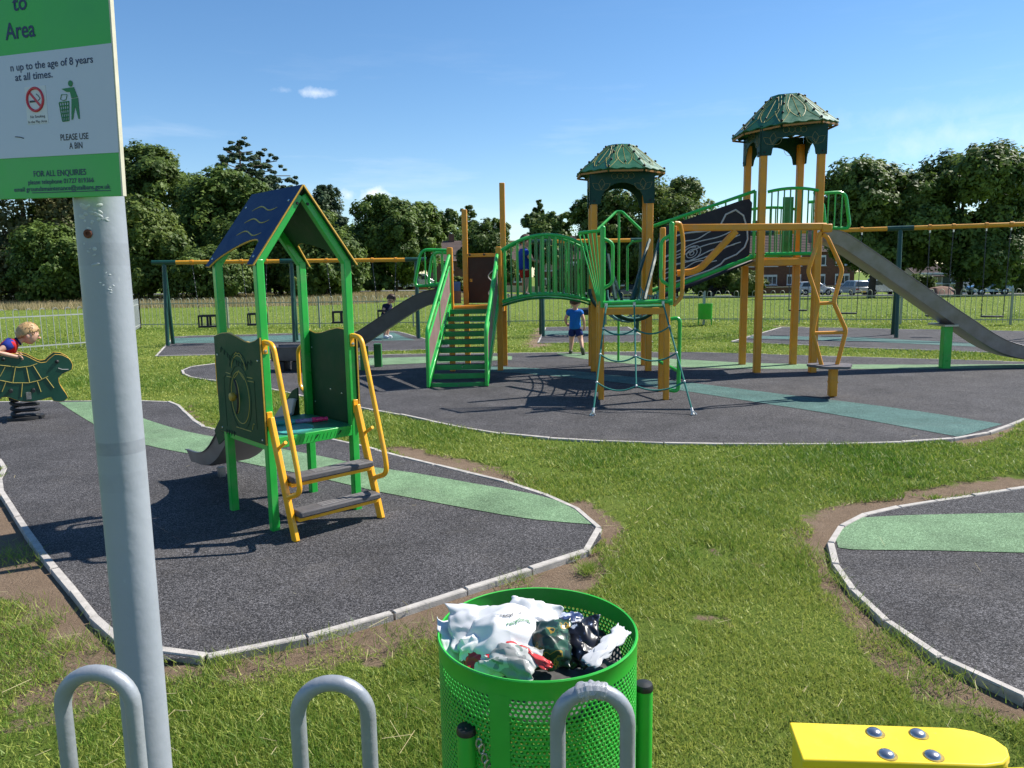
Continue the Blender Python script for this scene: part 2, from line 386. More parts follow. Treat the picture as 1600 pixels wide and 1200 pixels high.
xs = np.unique(np.round(np.concatenate([np.linspace(-500, -60, 12), np.linspace(-60, -14, 24), np.arange(-14, -4.5, .5), np.arange(-4.5, 4.5, .09), np.arange(4.5, 14, .5), np.linspace(14, 60, 24), np.linspace(60, 500, 12)]), 3))
ys = np.unique(np.round(np.concatenate([np.linspace(-60, 1, 10), np.arange(1, 8, .09), np.arange(8, 27, .4), np.linspace(27, 110, 36), np.linspace(110, 900, 14)]), 3))
gx, gy = np.meshgrid(xs, ys); fx = gx.ravel(); fy = gy.ravel()
bz = bareness(fx, fy)
gz = terrain(fx, fy) - .006*np.clip(bz, 0, 1)
near = (fy < 27) & (fy > 1) & (np.abs(fx) < 14)
und = np.zeros(fx.shape); und[near] = nz2(fx[near], fy[near], .9)*.02
gz = gz + np.minimum(und, 0.0)-.014*near
nx, ny = len(xs), len(ys)
ii = np.arange((nx*ny)).reshape(ny, nx)
fs = np.stack([ii[:-1, :-1], ii[:-1, 1:], ii[1:, 1:], ii[1:, :-1]], -1).reshape(-1, 4)
def ground_mat():
    m = bpy.data.materials.new('mown_grass_and_soil'); m.use_nodes = True; n = m.node_tree.nodes; l = m.node_tree.links
    b = n['Principled BSDF']; b.inputs['Roughness'].default_value = .95; b.inputs['Specular IOR Level'].default_value = .1
    t = n.new('ShaderNodeTexCoord')
    def noise(sc, det, rough=.6):
        q = n.new('ShaderNodeTexNoise'); q.inputs['Scale'].default_value = sc; q.inputs['Detail'].default_value = det; q.inputs['Roughness'].default_value = rough
        l.new(t.outputs['Object'], q.inputs['Vector']); return q.outputs['Fac']
    def ramp(f, st):
        r = n.new('ShaderNodeValToRGB'); l.new(f, r.inputs[0]); e = r.color_ramp.elements
        e[0].position, e[0].color = st[0][0], (*st[0][1], 1); e[1].position, e[1].color = st[-1][0], (*st[-1][1], 1)
        for p, c in st[1:-1]: k = e.new(p); k.color = (*c, 1)
        return r.outputs[0]
    def mix(f, a, b_, mode='MIX'):
        q = n.new('ShaderNodeMix'); q.data_type = 'RGBA'; q.blend_type = mode
        if isinstance(f, float): q.inputs['Factor'].default_value = f
        else: l.new(f, q.inputs['Factor'])
        l.new(a, q.inputs['A']); l.new(b_, q.inputs['B']); return q.outputs['Result']
    g1 = ramp(noise(.55, 8, .7), [(.32, (.085, .165, .020)), (.5, (.130, .215, .030)), (.68, (.195, .245, .050))])
    g2 = ramp(noise(85, 6, .85), [(.3, (.025, .045, .008)), (.5, (.115, .150, .026)), (.70, (.30, .29, .10))])
    grass = mix(.55, g1, g2)
    s1 = ramp(noise(6, 8, .75), [(.3, (.16, .10, .066)), (.55, (.27, .185, .125)), (.75, (.36, .27, .20))])
    s2 = ramp(noise(150, 4, .8), [(.3, (.085, .055, .038)), (.7, (.36, .28, .20))])
    soil = mix(.6, s1, s2)
    a = n.new('ShaderNodeAttribute'); a.attribute_name = 'bare'
    ad = n.new('ShaderNodeMath'); ad.operation = 'MULTIPLY_ADD'; l.new(noise(7, 8, .75), ad.inputs[0]); ad.inputs[1].default_value = 1.5; l.new(a.outputs['Fac'], ad.inputs[2])
    th = n.new('ShaderNodeMapRange'); th.interpolation_type = 'SMOOTHSTEP'; l.new(ad.outputs[0], th.inputs['Value']); th.inputs['From Min'].default_value = 1.18; th.inputs['From Max'].default_value = 1.42
    l.new(mix(th.outputs[0], grass, soil), b.inputs['Base Color'])
    bp = n.new('ShaderNodeBump'); bp.inputs['Strength'].default_value = .9; bp.inputs['Distance'].default_value = .03
    l.new(noise(55, 6, .8), bp.inputs['Height']); l.new(bp.outputs[0], b.inputs['Normal'])
    return m
gr = npmesh('ground', np.stack([fx, fy, gz], 1), fs, ground_mat(), smooth=True)
a_ = gr.data.attributes.new('bare', 'FLOAT', 'POINT'); a_.data.foreach_set('value', bz.astype(np.float32))
tag(gr, kind='structure')

# ------------------------------------------------------------------ rubber play surfaces with kerb stones
RUB = rubber('charcoal_rubber_crumb', (.011, .0105, .012), (.18, .172, .178), .62)
RUBG = rubber('light_green_rubber_crumb', (.095, .165, .085), (.28, .43, .255), .62)
RUBT = rubber('teal_rubber_crumb', (.035, .085, .078), (.15, .27, .245), .62)
def sheet(name, poly, z, mat, parent=None):
    pts = [Vector((p[0], p[1], z)) for p in poly]; me = bpy.data.meshes.new(name)
    tri = tessellate_polygon([pts]); fs_ = []
    for a, b, c in tri:
        if (pts[b]-pts[a]).cross(pts[c]-pts[a]).z < 0: b, c = c, b
        fs_.append((a, b, c))
    me.from_pydata([tuple(p) for p in pts], [], fs_); me.materials.append(mat)
    o = bpy.data.objects.new(name, me); COL.objects.link(o); o.parent = parent
    return o
kr = random.Random(3)
def kerbs(parent, poly, length, w=.052, h=.10, ztop=.011):
    P = np.vstack([poly, poly[:1]]); seg = np.linalg.norm(np.diff(P, axis=0), axis=1); cum = np.concatenate([[0], np.cumsum(seg)])
    n = int(cum[-1]/length); cen = poly.mean(0)
    e = [np.array([np.interp(cum[-1]*k/n, cum, P[:, i]) for i in (0, 1)]) for k in range(n+1)]
    for k in range(n):
        a, b = e[k], e[k+1]; d = (b-a)/np.linalg.norm(b-a); g = .004; a = a+d*g; b = b-d*g
        z = ztop+kr.uniform(-.004, .004); nrm = np.array([-d[1], d[0]])*(1+kr.uniform(-.08, .08))
        zt = [z+kr.uniform(-.002, .002) for _ in range(4)]; W2 = nrm*w/2; c = .005; jt = np.array([kr.uniform(-.003, .003) for _ in range(2)])
        q = [a-W2+jt, b-W2+jt, b+W2+jt, a+W2+jt]; qi = [a-W2*.84+d*c+jt, b-W2*.84-d*c+jt, b+W2*.84-d*c+jt, a+W2*.84+d*c+jt]
        vs = [(*p, z-h) for p in q]+[(*p, zz-.006) for p, zz in zip(q, zt)]+[(*p, zz) for p, zz in zip(qi, zt)]
        f_ = [(0, 1, 5, 4), (1, 2, 6, 5), (2, 3, 7, 6), (3, 0, 4, 7), (4, 5, 9, 8), (5, 6, 10, 9), (6, 7, 11, 10), (7, 4, 8, 11), (8, 9, 10, 11)]
        MB().add(vs, f_).build('kerb_stone', KERB, parent, smooth=0)
def surface(name, poly, klen, bands, z=.006, w=.045):
    s = tag(sheet(name, poly, z, RUB), kind='structure')
    for nm, bp_, mt in bands: sheet(nm, bp_, z+.004, mt, s)
    kerbs(s, poly, klen, w)
    return s
band1 = np.vstack([catmull(G([(146, 628.5), (185, 640), (230, 657), (290, 675), (352, 687), (420, 699), (500, 714), (582, 731), (650, 741), (740, 757), (830, 773), (872, 784)]), .2, False), G([(905, 802), (926, 820)]), catmull(G([(926, 821.5), (830, 813), (740, 798), (650, 781), (597, 771), (480, 744), (400, 728), (355, 719), (300, 711), (230, 697), (180, 681), (132, 655), (92, 629.5)]), .2, False)])
surface('rubber_play_surface', out1, .42, [('light_green_band', band1, RUBG)], w=.042)
band2 = np.vstack([catmull(G([(690, 571), (850, 577), (970, 588), (1062, 597), (1247, 620), (1300, 626), (1430, 643), (1566, 664)]), .3, False), catmull(G([(1497, 684), (1487, 682), (1300, 648), (1185, 630), (1050, 609), (950, 597), (850, 587), (690, 577)]), .3, False)])
band2b = np.vstack([catmull(G([(870, 553), (935, 554), (1061, 562), (1180, 568), (1300, 570), (1480, 570.5), (1640, 569.5)]), .3, False), catmull(G([(1640, 575), (1480, 577), (1300, 577), (1180, 577), (1061, 574), (960, 567), (880, 557)]), .3, False)])
band2c = G([(560, 561), (665, 558), (800, 557), (800, 563), (665, 568), (570, 572)])
surface('rubber_climbing_surface', out2, .55, [('teal_band', band2, RUBT), ('light_green_band', band2b, RUBG), ('light_green_patch', band2c, RUBG)], w=.042)
band3 = np.vstack([catmull(G([(1342, 811), (1420, 807), (1600, 803.5), (1800, 802), (1940, 802)]), .1, False), catmull(G([(2035, 878), (1800, 872), (1600, 866), (1450, 862), (1310, 858), (1306, 846), (1316, 829)]), .1, False)])
surface('rubber_corner_surface', out3, .34, [('light_green_band', band3, RUBG)], w=.039)
surface('rubber_toddler_swing_surface', out4, .7, [('teal_band', G([(270, 529), (615, 520), (632, 527.5), (650, 532), (264, 537)]), RUBT)])
surface('rubber_basket_swing_surface', out5, .7, [('teal_band', G([(851, 517.5), (990, 517.5), (1000, 524), (848, 524)]), RUBT)])
surface('rubber_flat_swing_surface', out6, .7, [('teal_band', G([(1178, 525), (1350, 528), (1600, 541), (1760, 549), (1760, 555), (1600, 546), (1350, 534), (1168, 529)]), RUBT)])

# ------------------------------------------------------------------ grass blades
BLADE = leafmat('grass_blade', (.092, .205, .019), (.50, .51, .118), .38, .5)
def blades(name, x, y, h, w, lean, tint, z=None, mat=BLADE):
    n = len(x); th = rng.uniform(0, 2*PI, n); ph = rng.uniform(0, 2*PI, n); cx, sx_ = np.cos(th), np.sin(th)
    z0 = (terrain(x, y) if z is None else z)-.008; le = lean*h
    v = np.empty((n, 3, 3)); v[:, 0] = np.stack([x-cx*w, y-sx_*w, z0], 1); v[:, 1] = np.stack([x+cx*w, y+sx_*w, z0], 1)
    v[:, 2] = np.stack([x+np.cos(ph)*le, y+np.sin(ph)*le, z0+h*(1-.25*lean)], 1)
    return tag(npmesh(name, v.reshape(-1, 3), np.arange(n*3).reshape(-1, 3), mat, tint=tint), kind='stuff')
def scatter(n, y0, y1, xw):
    # even by distance bands: thinner far away
    y = np.exp(rng.uniform(math.log(y0), math.log(y1), n)); x = rng.uniform(-1, 1, n)*xw(y); return x, y
def keep_off(x, y, thr):
    k = np.ones(x.shape, bool)
    for o_ in OUTS:
        k &= ~in_poly(x, y, o_)
    b = bareness(x, y) + (nz2(x, y, 3.1, 4)+.5*nz2(x, y, 7.3, 5)+.3*nz2(x, y, 17, 6))*.42
    return k & (b < thr)
x, y = scatter(1500000, 1.5, 26, lambda q: q*.80+1.1)
pf = nz2(x, y, 1.3, 3.0)+.6*nz2(x, y, 5.0, 9.0)
k = keep_off(x, y, .66) & (rng.uniform(0, 1, len(x)) < np.clip(1.05+.6*pf, .5, 1)*np.where(nz2(x, y, 2.1, 21)+.5*nz2(x, y, 6.0, 22) < -.47, .22, 1))
x, y, pf = x[k], y[k], pf[k]
sc = np.clip(y/4.0, .8, 4.2)
h = rng.uniform(.014, .036, len(x))*np.clip(1+.8*pf, .6, 1.6)*np.clip(sc, .8, 1.2)
tint = np.clip(.40-.25*pf+.25*nz2(x, y, .45, 2.0)+rng.normal(0, .20, len(x)), 0, 1); tint[rng.uniform(0, 1, len(x)) < .05] = 1.0
blades('mown_grass', x, y, h, rng.uniform(.0018, .0036, len(x))*sc, rng.uniform(.2, 1.3, len(x)), tint)['label'] = 'short mown green grass around the rubber surfaces'
# longer tufts that escaped the mower by the kerbs, and loose clippings
tx, ty = [], []
for cx_, cy_ in [gp(*p) for p in [(345, 1040), (425, 1022), (810, 905), (700, 1010), (520, 990), (20, 865), (75, 868), (10, 960), (60, 975), (100, 1010), (330, 1045), (1320, 905), (1395, 1000), (1480, 1050), (1270, 870), (40, 720), (1225, 780), (640, 1000), (1350, 945), (920, 890), (150, 1010), (30, 1000), (1440, 1065)]]:
    n = kr.randint(130, 330); r_ = kr.uniform(.03, .09)
    tx.append(rng.normal(cx_, r_, n)); ty.append(rng.normal(cy_, r_*1.3, n))
tx = np.concatenate(tx); ty = np.concatenate(ty); k = ~(in_poly(tx, ty, out1) | in_poly(tx, ty, out3)); tx, ty = tx[k], ty[k]
blades('grass_tufts', tx, ty, rng.uniform(.03, .075, len(tx)), rng.uniform(.0014, .0026, len(tx)), rng.uniform(.3, 1.2, len(tx)), np.clip(rng.normal(.35, .2, len(tx)), 0, 1))['label'] = 'longer grass tufts growing along the kerbs'
STRAW = leafmat('dry_straw', (.40, .33, .16), (.58, .50, .28), .2, .7)
n = 420; x, y = scatter(n, 1.7, 7, lambda q: q*.72); d_ = rng.uniform(0, 2*PI, n); ln = rng.uniform(.02, .13, n)*np.where(rng.uniform(0, 1, n) < .5, .5, 1)
zz = np.full(n, .018); zz[~(in_poly(x, y, out1) | in_poly(x, y, out3))] = .028
on = in_poly(x, y, out1) | in_poly(x, y, out3); kk = (~on) | (rng.uniform(0, 1, n) < .16); x, y, d_, ln, zz = x[kk], y[kk], d_[kk], ln[kk], zz[kk]; n = len(x)
w_ = .0008
ax_, ay_ = np.cos(d_)*ln/2, np.sin(d_)*ln/2; bx_, by_ = -np.sin(d_)*w_, np.cos(d_)*w_
lift = rng.uniform(0, .012, n)
v = np.stack([np.stack([x-ax_-bx_, y-ay_-by_, zz], 1), np.stack([x+ax_-bx_, y+ay_-by_, zz+lift], 1), np.stack([x+ax_+bx_, y+ay_+by_, zz+lift+.001], 1), np.stack([x-ax_+bx_, y-ay_+by_, zz+.001], 1)], 1)
tag(npmesh('dry_grass_clippings', v.reshape(-1, 3), np.arange(n*4).reshape(-1, 4), STRAW, tint=rng.uniform(0, 1, n)), 'dry straw coloured grass clippings lying about', kind='stuff')
# uncut meadow beyond the left fence
MEADOW = leafmat('meadow_blade', (.20, .18, .06), (.52, .40, .24), .3, .7)
n = 90000; y = rng.uniform(44, 72, n); x = rng.uniform(-62, 2, n); edge = -13+(y-44)*.45+3*np.sin(y*.3)
k = (x < edge) & ((x < -13.8) | (y > 33)); k |= (rng.uniform(0, 1, n) < .0); x, y = x[k], y[k]
blades('meadow_grass', x, y, rng.uniform(.15, .50, len(x)), rng.uniform(.012, .028, len(x)), rng.uniform(.1, .6, len(x)), np.clip(.55+.25*nz2(x, y, .15)+rng.normal(0, .2, len(x)), 0, 1), mat=MEADOW)['label'] = 'long dry meadow grass beyond the left fence'
# rough mown field inside the fence line's far side
n = 60000; y = np.exp(rng.uniform(math.log(22), math.log(70), n)); x = rng.uniform(-1, 1, n)*y*.78
kx = (x > -40); x, y = x[kx], y[kx]
k = keep_off(x, y, .9); x, y = x[k], y[k]
blades('field_grass', x, y, rng.uniform(.03, .07, len(x)), rng.uniform(.012, .03, len(x)), rng.uniform(.3, 1.2, len(x)), np.clip(.5+.3*nz2(x, y, .2)+rng.normal(0, .15, len(x)), 0, 1))['label'] = 'mown field grass stretching to the road'
# ------------------------------------------------------------------ lettering helper
def text_part(s, x0, x1, base, height, mat, parent, name='lettering', depth=.0006, y=0.0, fn=None, z2=None):
    """mesh lettering in the parent's XZ plane, fitted between x0 and x1 at cap height"""
    cu = bpy.data.curves.new('txt', 'FONT'); cu.body = s; cu.size = 1.0; cu.extrude = 0; cu.resolution_u = 3; cu.offset = .014
    to = bpy.data.objects.new('txt', cu); COL.objects.link(to)
    dg = bpy.context.evaluated_depsgraph_get(); me = bpy.data.meshes.new_from_object(to.evaluated_get(dg)); bpy.data.objects.remove(to)
    n = len(me.vertices); co = np.empty(n*3, np.float32); me.vertices.foreach_get('co', co); co = co.reshape(-1, 3)
    a, b = co[:, 0].min(), co[:, 0].max(); sx = (x1-x0)/(b-a); sy = height/.72
    vx = x0+(co[:, 0]-a)*sx; vz = base+co[:, 1]*sy
    new = np.stack([vx, np.full(n, y), vz], 1)
    if fn is not None: new = np.array([fn(p[0], p[2]) for p in new])
    me.vertices.foreach_set('co', new.astype(np.float32).ravel()); me.update()
    me.materials.clear(); me.materials.append(mat)
    o = bpy.data.objects.new(name, me); COL.objects.link(o); o.parent = parent; ORG[o.name] = (0, 0, 0)
    return o

# ------------------------------------------------------------------ information sign on its pole
SIGNG = M('sign_green_vinyl', (.045, .42, .065), .45, var=.10, scale=5)
SIGNW = M('sign_white_vinyl', (.53, .55, .68), .42, var=.05, scale=3)
INK = M('sign_navy_ink', (.008, .022, .085), .5, var=.1); INKB = M('sign_black_ink', (.02, .02, .03), .5, var=.1)
INKG = M('sign_green_ink', (.012, .17, .055), .5, var=.1); INKR = M('sign_red_ink', (.55, .03, .06), .5, var=.1)
SIGNE = M('sign_edge_cream', (.62, .58, .45), .6, var=.15, scale=20)
def pole_mat():
    m = M('sign_pole_grey_paint', (.315, .34, .385), .5, .05, var=.06, scale=4, bump=.08, bscale=60)
    n = m.node_tree.nodes; l = m.node_tree.links; b = n['Principled BSDF']
    old = b.inputs['Base Color'].links[0].from_socket
    t = n.new('ShaderNodeTexCoord'); mp = n.new('ShaderNodeMapping'); mp.inputs['Scale'].default_value = (14, 14, 5); l.new(t.outputs['Object'], mp.inputs['Vector'])
    q = n.new('ShaderNodeTexNoise'); q.inputs['Scale'].default_value = 2.3; q.inputs['Detail'].default_value = 9; q.inputs['Roughness'].default_value = .75; l.new(mp.outputs[0], q.inputs['Vector'])
    r = n.new('ShaderNodeMapRange'); r.inputs['From Min'].default_value = .63; r.inputs['From Max'].default_value = .69; l.new(q.outputs['Fac'], r.inputs['Value'])
    # tape residue bands round the pole
    sp = n.new('ShaderNodeSeparateXYZ'); l.new(t.outputs['Object'], sp.inputs[0]); band = None
    for zc, hw, st in ((1.315, .012, .38), (1.255, .018, .10), (1.645, .02, .20)):
        d = n.new('ShaderNodeMath'); d.operation = 'SUBTRACT'; l.new(sp.outputs['Z'], d.inputs[0]); d.inputs[1].default_value = zc
        a = n.new('ShaderNodeMath'); a.operation = 'ABSOLUTE'; l.new(d.outputs[0], a.inputs[0])
        c = n.new('ShaderNodeMapRange'); l.new(a.outputs[0], c.inputs['Value']); c.inputs['From Min'].default_value = hw; c.inputs['From Max'].default_value = hw*.86; c.inputs['To Max'].default_value = st
        if band is None: band = c.outputs[0]
        else:
            k = n.new('ShaderNodeMath'); k.operation = 'MAXIMUM'; l.new(band, k.inputs[0]); l.new(c.outputs[0], k.inputs[1]); band = k.outputs[0]
    q2 = n.new('ShaderNodeTexNoise'); q2.inputs['Scale'].default_value = 60; q2.inputs['Detail'].default_value = 5; l.new(t.outputs['Object'], q2.inputs['Vector'])
    bm_ = n.new('ShaderNodeMath'); bm_.operation = 'MULTIPLY'; l.new(band, bm_.inputs[0]); l.new(q2.outputs['Fac'], bm_.inputs[1])
    m1 = n.new('ShaderNodeMix'); m1.data_type = 'RGBA'; l.new(bm_.outputs[0], m1.inputs['Factor']); l.new(old, m1.inputs['A']); m1.inputs['B'].default_value = (.05, .05, .06, 1)
    k2 = n.new('ShaderNodeMath'); k2.operation = 'MULTIPLY'; l.new(r.outputs[0], k2.inputs[0]); k2.inputs[1].default_value = .12
    m2 = n.new('ShaderNodeMix'); m2.data_type = 'RGBA'; l.new(k2.outputs[0], m2.inputs['Factor']); l.new(m1.outputs['Result'], m2.inputs['A']); m2.inputs['B'].default_value = (.75, .76, .76, 1)
    l.new(m2.outputs['Result'], b.inputs['Base Color'])
    return m
PB = at(212, 955, 1.29); PT = at(153.5, 300, 1.29); PB = PB+(PB-PT)*((PB.z)/(PT.z-PB.z))
sign = thing('information_sign', 'tall grey pole with a green and white play area notice at upper left', 'sign', (PB.x, PB.y, 0))
ptop = PT+(PT-PB)*.42
MB().tube([PB, PB.lerp(ptop, .5), ptop], .0385, 40).build('pole', pole_mat(), sign)
# flaked paint and old glue blisters on the pole
flk = MB()
for i in range(30):
    t = kr.uniform(0, 1)**1.5; z = 1.728-t*.10 if i < 16 else kr.uniform(1.69, 1.728); a = rad(-92+kr.uniform(-18, 14) if i < 16 else kr.uniform(-75, -45))
    c = PB.lerp(PT, z/PT.z); rr_ = kr.uniform(.0016, .0045)
    flk.ball((c.x+.0383*math.cos(a), c.y+.0383*math.sin(a), z), (.0008, rr_*kr.uniform(.8, 2.2), rr_*kr.uniform(.5, 1.1)), 7, 5, Matrix.Rotation(a, 3, 'Z') @ Matrix.Rotation(kr.uniform(-.7, .7), 3, 'X'))
flk.build('peeling_paint', M('flaked_white_paint', (.44, .46, .48), .7, var=.2, scale=90), sign)
rm = MB(); c = PB.lerp(PT, 1.706/PT.z); rm.lathe([(.0055, 0), (.0075, .0015), (.006, .003), (.003, .0032), (.0026, .001)], (c.x-.002, c.y-.0385, 1.678), 12, ax=(0, -1, 0)); rm.build('rusty_bolt_hole', M('rust', (.14, .045, .025), .9, var=.4, scale=120), sign)
scf = MB()
for i in range(9):
    a = rad(-62+kr.uniform(-14, 22)); z = 1.598+kr.uniform(-.018, .02); c = PB.lerp(PT, z/PT.z)
    scf.ball((c.x+.0384*math.cos(a), c.y+.0384*math.sin(a), z), (.0005, .0022, .0009), 6, 4, Matrix.Rotation(a, 3, 'Z') @ Matrix.Rotation(kr.uniform(-.9, .9), 3, 'X'))
scf.build('scuff_mark', WHITE, sign)
# board: local x to the right (0 = right edge), z up (0 = bottom edge)
BR = at(191, 306, 1.205)
bd = MB(); BW, BH = .95, .80
bd.box((-BW/2, .003, BH/2), (BW, .006, BH)); board = bd.build('notice_board', SIGNG, None, bevel=.0008); board.parent = sign
board.location = (BR.x-PB.x, BR.y-PB.y, BR.z); board.rotation_euler = (rad(0), rad(1.6), rad(-20))
ORG[board.name] = (0, 0, 0)
MB().box((.0006, .003, BH/2), (.0032, .0066, BH)).build('board_edge', SIGNE, board)
def bx(px): return (px-194)/925.0
def bzz(py): return (306-py)/960.0
MB().box(((-BW-.0)/2, -.0006, (bzz(89)+bzz(243))/2), (BW-.0, .0012, bzz(89)-bzz(243))).build('white_panel', SIGNW, board)
yy = -.0016
text_part('to', bx(8), bx(37), bzz(26), .024, INK, board, y=-.0006); text_part('Area', bx(-12), bx(49), bzz(66), .026, INK, board, y=-.0006)
text_part('n up to the age of 8 years', bx(-6), bx(158), bzz(113), .0115, INK, board, y=yy); text_part('at all times.', bx(2), bx(78), bzz(128), .0115, INK, board, y=yy)
text_part('PLEASE USE', bx(84), bx(139), bzz(221), .0098, INKB, board, y=yy); text_part('A BIN', bx(100), bx(126), bzz(234), .0098, INKB, board, y=yy)
text_part('FOR ALL ENQUIRIES', bx(22), bx(128), bzz(273), .0095, INK, board, y=-.0006)
text_part('please telephone 01727 819366', bx(9), bx(142), bzz(284.5), .0075, INK, board, y=-.0006)
text_part('email groundsmaintenance@stalbans.gov.uk', bx(-22), bx(173), bzz(295), .0075, INK, board, y=-.0006)
MB().box(((bx(16)+bx(173))/2, -.0008, bzz(297.5)), (bx(173)-bx(16), .0006, .0011)).build('underline', INK, board)
# no smoking roundel
MB().box((bx(41), -.0014, bzz(166)), (.046, .0006, .058)).build('no_smoking_label', M('label_white', (.62, .62, .68), .5, var=.05), board)
ro = MB(); ro.tube([(bx(40)+.0175*math.cos(a), -.0022, bzz(158)+.0175*math.sin(a)) for a in np.linspace(0, 2*PI, 33)[:-1]], .0021, 6, closed=True)
ro.bar((bx(40)-.012, -.0022, bzz(158)+.012), (bx(40)+.012, -.0022, bzz(158)-.012), .0008, .0036, up=(1, 0, 1)); ro.build('prohibition_ring', INKR, board)
MB().box((bx(36), -.0021, bzz(160.5)), (.016, .0006, .0028)).tube([(bx(46), -.0021, bzz(160)), (bx(50), -.0021, bzz(157)), (bx(47), -.0021, bzz(153)), (bx(43), -.0021, bzz(150))], .0006, 5).build('cigarette', INKB, board)
text_part('No Smoking', bx(27), bx(57), bzz(185), .0042, INKB, board, y=-.0019); text_part('In the Play Area', bx(22), bx(60), bzz(192.5), .0042, INKB, board, y=-.0019)
# litter pictogram: figure dropping paper into a basket
def poly_part(name, pts, mat, th=.0006): return MB().prism([(bx(a), bzz(b)) for a, b in pts], (0, -.0018, 0), (1, 0, 0), (0, 0, 1), th).build(name, mat, board)
MB().lathe([(.0047, 0), (.0047, .0006)], (bx(112), -.0016, bzz(139.5)), 16, ax=(0, -1, 0)).build('figure_head', INKG, board)
poly_part('figure_body', [(94, 146), (106, 145.5), (118, 145), (124, 160), (112, 160.5), (110, 151.5), (103, 151)], INKG)
poly_part('figure_legs', [(112, 161.5), (124.5, 161), (125, 191), (122.5, 191), (118, 172), (111.5, 191.5), (109, 191.5)], INKG)
bk = MB()
for i in range(5):
    t = i/4; bk.bar((bx(87+t*19), -.0018, bzz(166)), (bx(91+t*12.5), -.0018, bzz(193)), .0006, .0015, up=(1, 0, 0))
for i in range(6):
    t = i/5; bk.bar((bx(87+4*t), -.0018, bzz(165.5+27.5*t)), (bx(106.5-2.6*t), -.0018, bzz(165+27.5*t)), .0006, .0016, up=(0, 0, 1))
bk.build('basket_symbol', INKG, board)
MB().tube([(bx(90), -.0018, bzz(161)), (bx(93), -.0018, bzz(154)), (bx(104), -.0018, bzz(155)), (bx(101), -.0018, bzz(162)), (bx(95), -.0018, bzz(163))], .0005, 5, closed=True).build('paper_symbol', INKG, board)
MB().tube([(bx(-8), -.0018, bzz(211)), (bx(2), -.0018, bzz(212)), (bx(9), -.0018, bzz(214))], .0007, 5).build('dark_mark', INKB, board)

# ------------------------------------------------------------------ near bow-top fence
fen = thing('bow_top_fence', 'near grey bow top fence, its rounded hoops along the bottom edge', 'fence', (-.24, .9, 0))
hoop_c = [at(-600, 1020, .9).x, at(-228, 1030, .9).x, at(147, 1040, .9).x, at(517, 1055, .9).x, at(926, 1068, .9).x]
for i, hx in enumerate(hoop_c):
    zt = (1.104, 1.104, at(147, 1051, .9).z, at(521, 1067, .9).z, at(926, 1079, .9).z)[i]; hw = .0455
    pts = [(hx-hw, .9, .10), (hx-hw, .9, zt-hw)]+[(hx-hw*math.cos(a), .9, zt-hw+hw*math.sin(a)) for a in np.linspace(0, PI, 17)[1:-1]]+[(hx+hw, .9, zt-hw), (hx+hw, .9, .10)]
    MB().tube(pts, .0102, 16).build('hoop', GALV, fen)
x0, x1 = hoop_c[0]-.2, hoop_c[-1]+.12
for z in (.86, .16): MB().box(((x0+x1)/2, .9, z), (x1-x0, .012, .04)).build('rail', GALV, fen)
for k in range(len(hoop_c)-1):
    m_ = (hoop_c[k]+hoop_c[k+1])/2; MB().tube([(m_, .9, .10), (m_, .9, .86)], .0102, 12).build('pale', GALV, fen)
MB().box((x1, .9, .46), (.05, .05, .92)).build('post', GALV, fen, bevel=.004)
# shred of film stuck round the third hoop
hx = hoop_c[-1]; zt = at(926, 1079, .9).z; sh = MB(); nu, nv = 26, 12
vs = []; fs_ = []
for i in range(nu):
    a = rad(66+44*i/(nu-1)); ce = Vector((hx-.0455*math.cos(a), .9, zt-.0455+.0455*math.sin(a))); er = Vector((-math.cos(a), 0, math.sin(a)))
    for j in range(nv):
        b = 2*PI*j/nv; r_ = .0106+.0030*abs(mnoise.noise(Vector((i*.21, j*.7, 3))))+.0045*max(0, math.cos(b))*max(0, mnoise.noise(Vector((i*.30, j*.3, 8))))
        vs.append(ce+(er*math.cos(b)+Vector((0, -1, 0))*math.sin(b))*r_)
for i in range(nu-1):
    for j in range(nv): fs_.append((i*nv+j, i*nv+(j+1) % nv, (i+1)*nv+(j+1) % nv, (i+1)*nv+j))
FILM = M('torn_film', (.62, .63, .66), .22, var=.15, scale=60, spec=.7); FILM.node_tree.nodes['Principled BSDF'].inputs['Transmission Weight'].default_value = .55
tag(MB().add(vs, fs_).build('torn_plastic_film', FILM, None, smooth=20), 'torn scrap of pale film stuck on the fence hoop before the bin', 'scrap')

# ------------------------------------------------------------------ yellow gate end
YG = M('gate_yellow_paint', (.82, .60, .016), .40, var=.10, scale=6, coat=.1, wear=1.0)
gate = thing('gate', 'bright yellow gate end plate with four domed bolts at lower right', 'gate', (.42, .77, 0))
zt = 1.08; gi = lambda px, py: gp(px, py, zt)
ol = [gi(1233, 1128), gi(1254, 1187)]+[gi(1400, 1191), gi(1540, 1196), gi(1568, 1192), gi(1578, 1181), gi(1574, 1168), gi(1553, 1153), gi(1522, 1142), gi(1492, 1137), gi(1400, 1134)]
MB().prism(ol, (0, 0, zt-.005), (1, 0, 0), (0, 1, 0), .010).build('top_plate', YG, gate, bevel=.002)
MB().box((.425, .770, zt-.04), (.218, .052, .058)).build('hinge_box', YG, gate, bevel=.004)
for px, py in ((1366, 1145), (1434, 1147), (1385, 1179), (1457, 1181)):
    c = gi(px, py); MB().lathe([(.0106, .0002), (.0104, .0006), (0, .0006)], (c[0]+.0008, c[1]-.0006, zt), 18).build('grime_ring', M('bolt_grime', (.34, .24, .03), .7, var=.5, scale=200), gate)
    MB().lathe([(.0088, 0), (.0084, .0016), (.0063, .0036), (.003, .0046), (0, .0049)], (c[0], c[1], zt+.0001), 18).build('dome_bolt', M('dome_bolt_steel', (.42, .42, .44), .22, .9, var=.1), gate)
MB().box((.72, .768, zt-.075), (.36, .05, .05)).build('top_rail', YG, gate, bevel=.006)
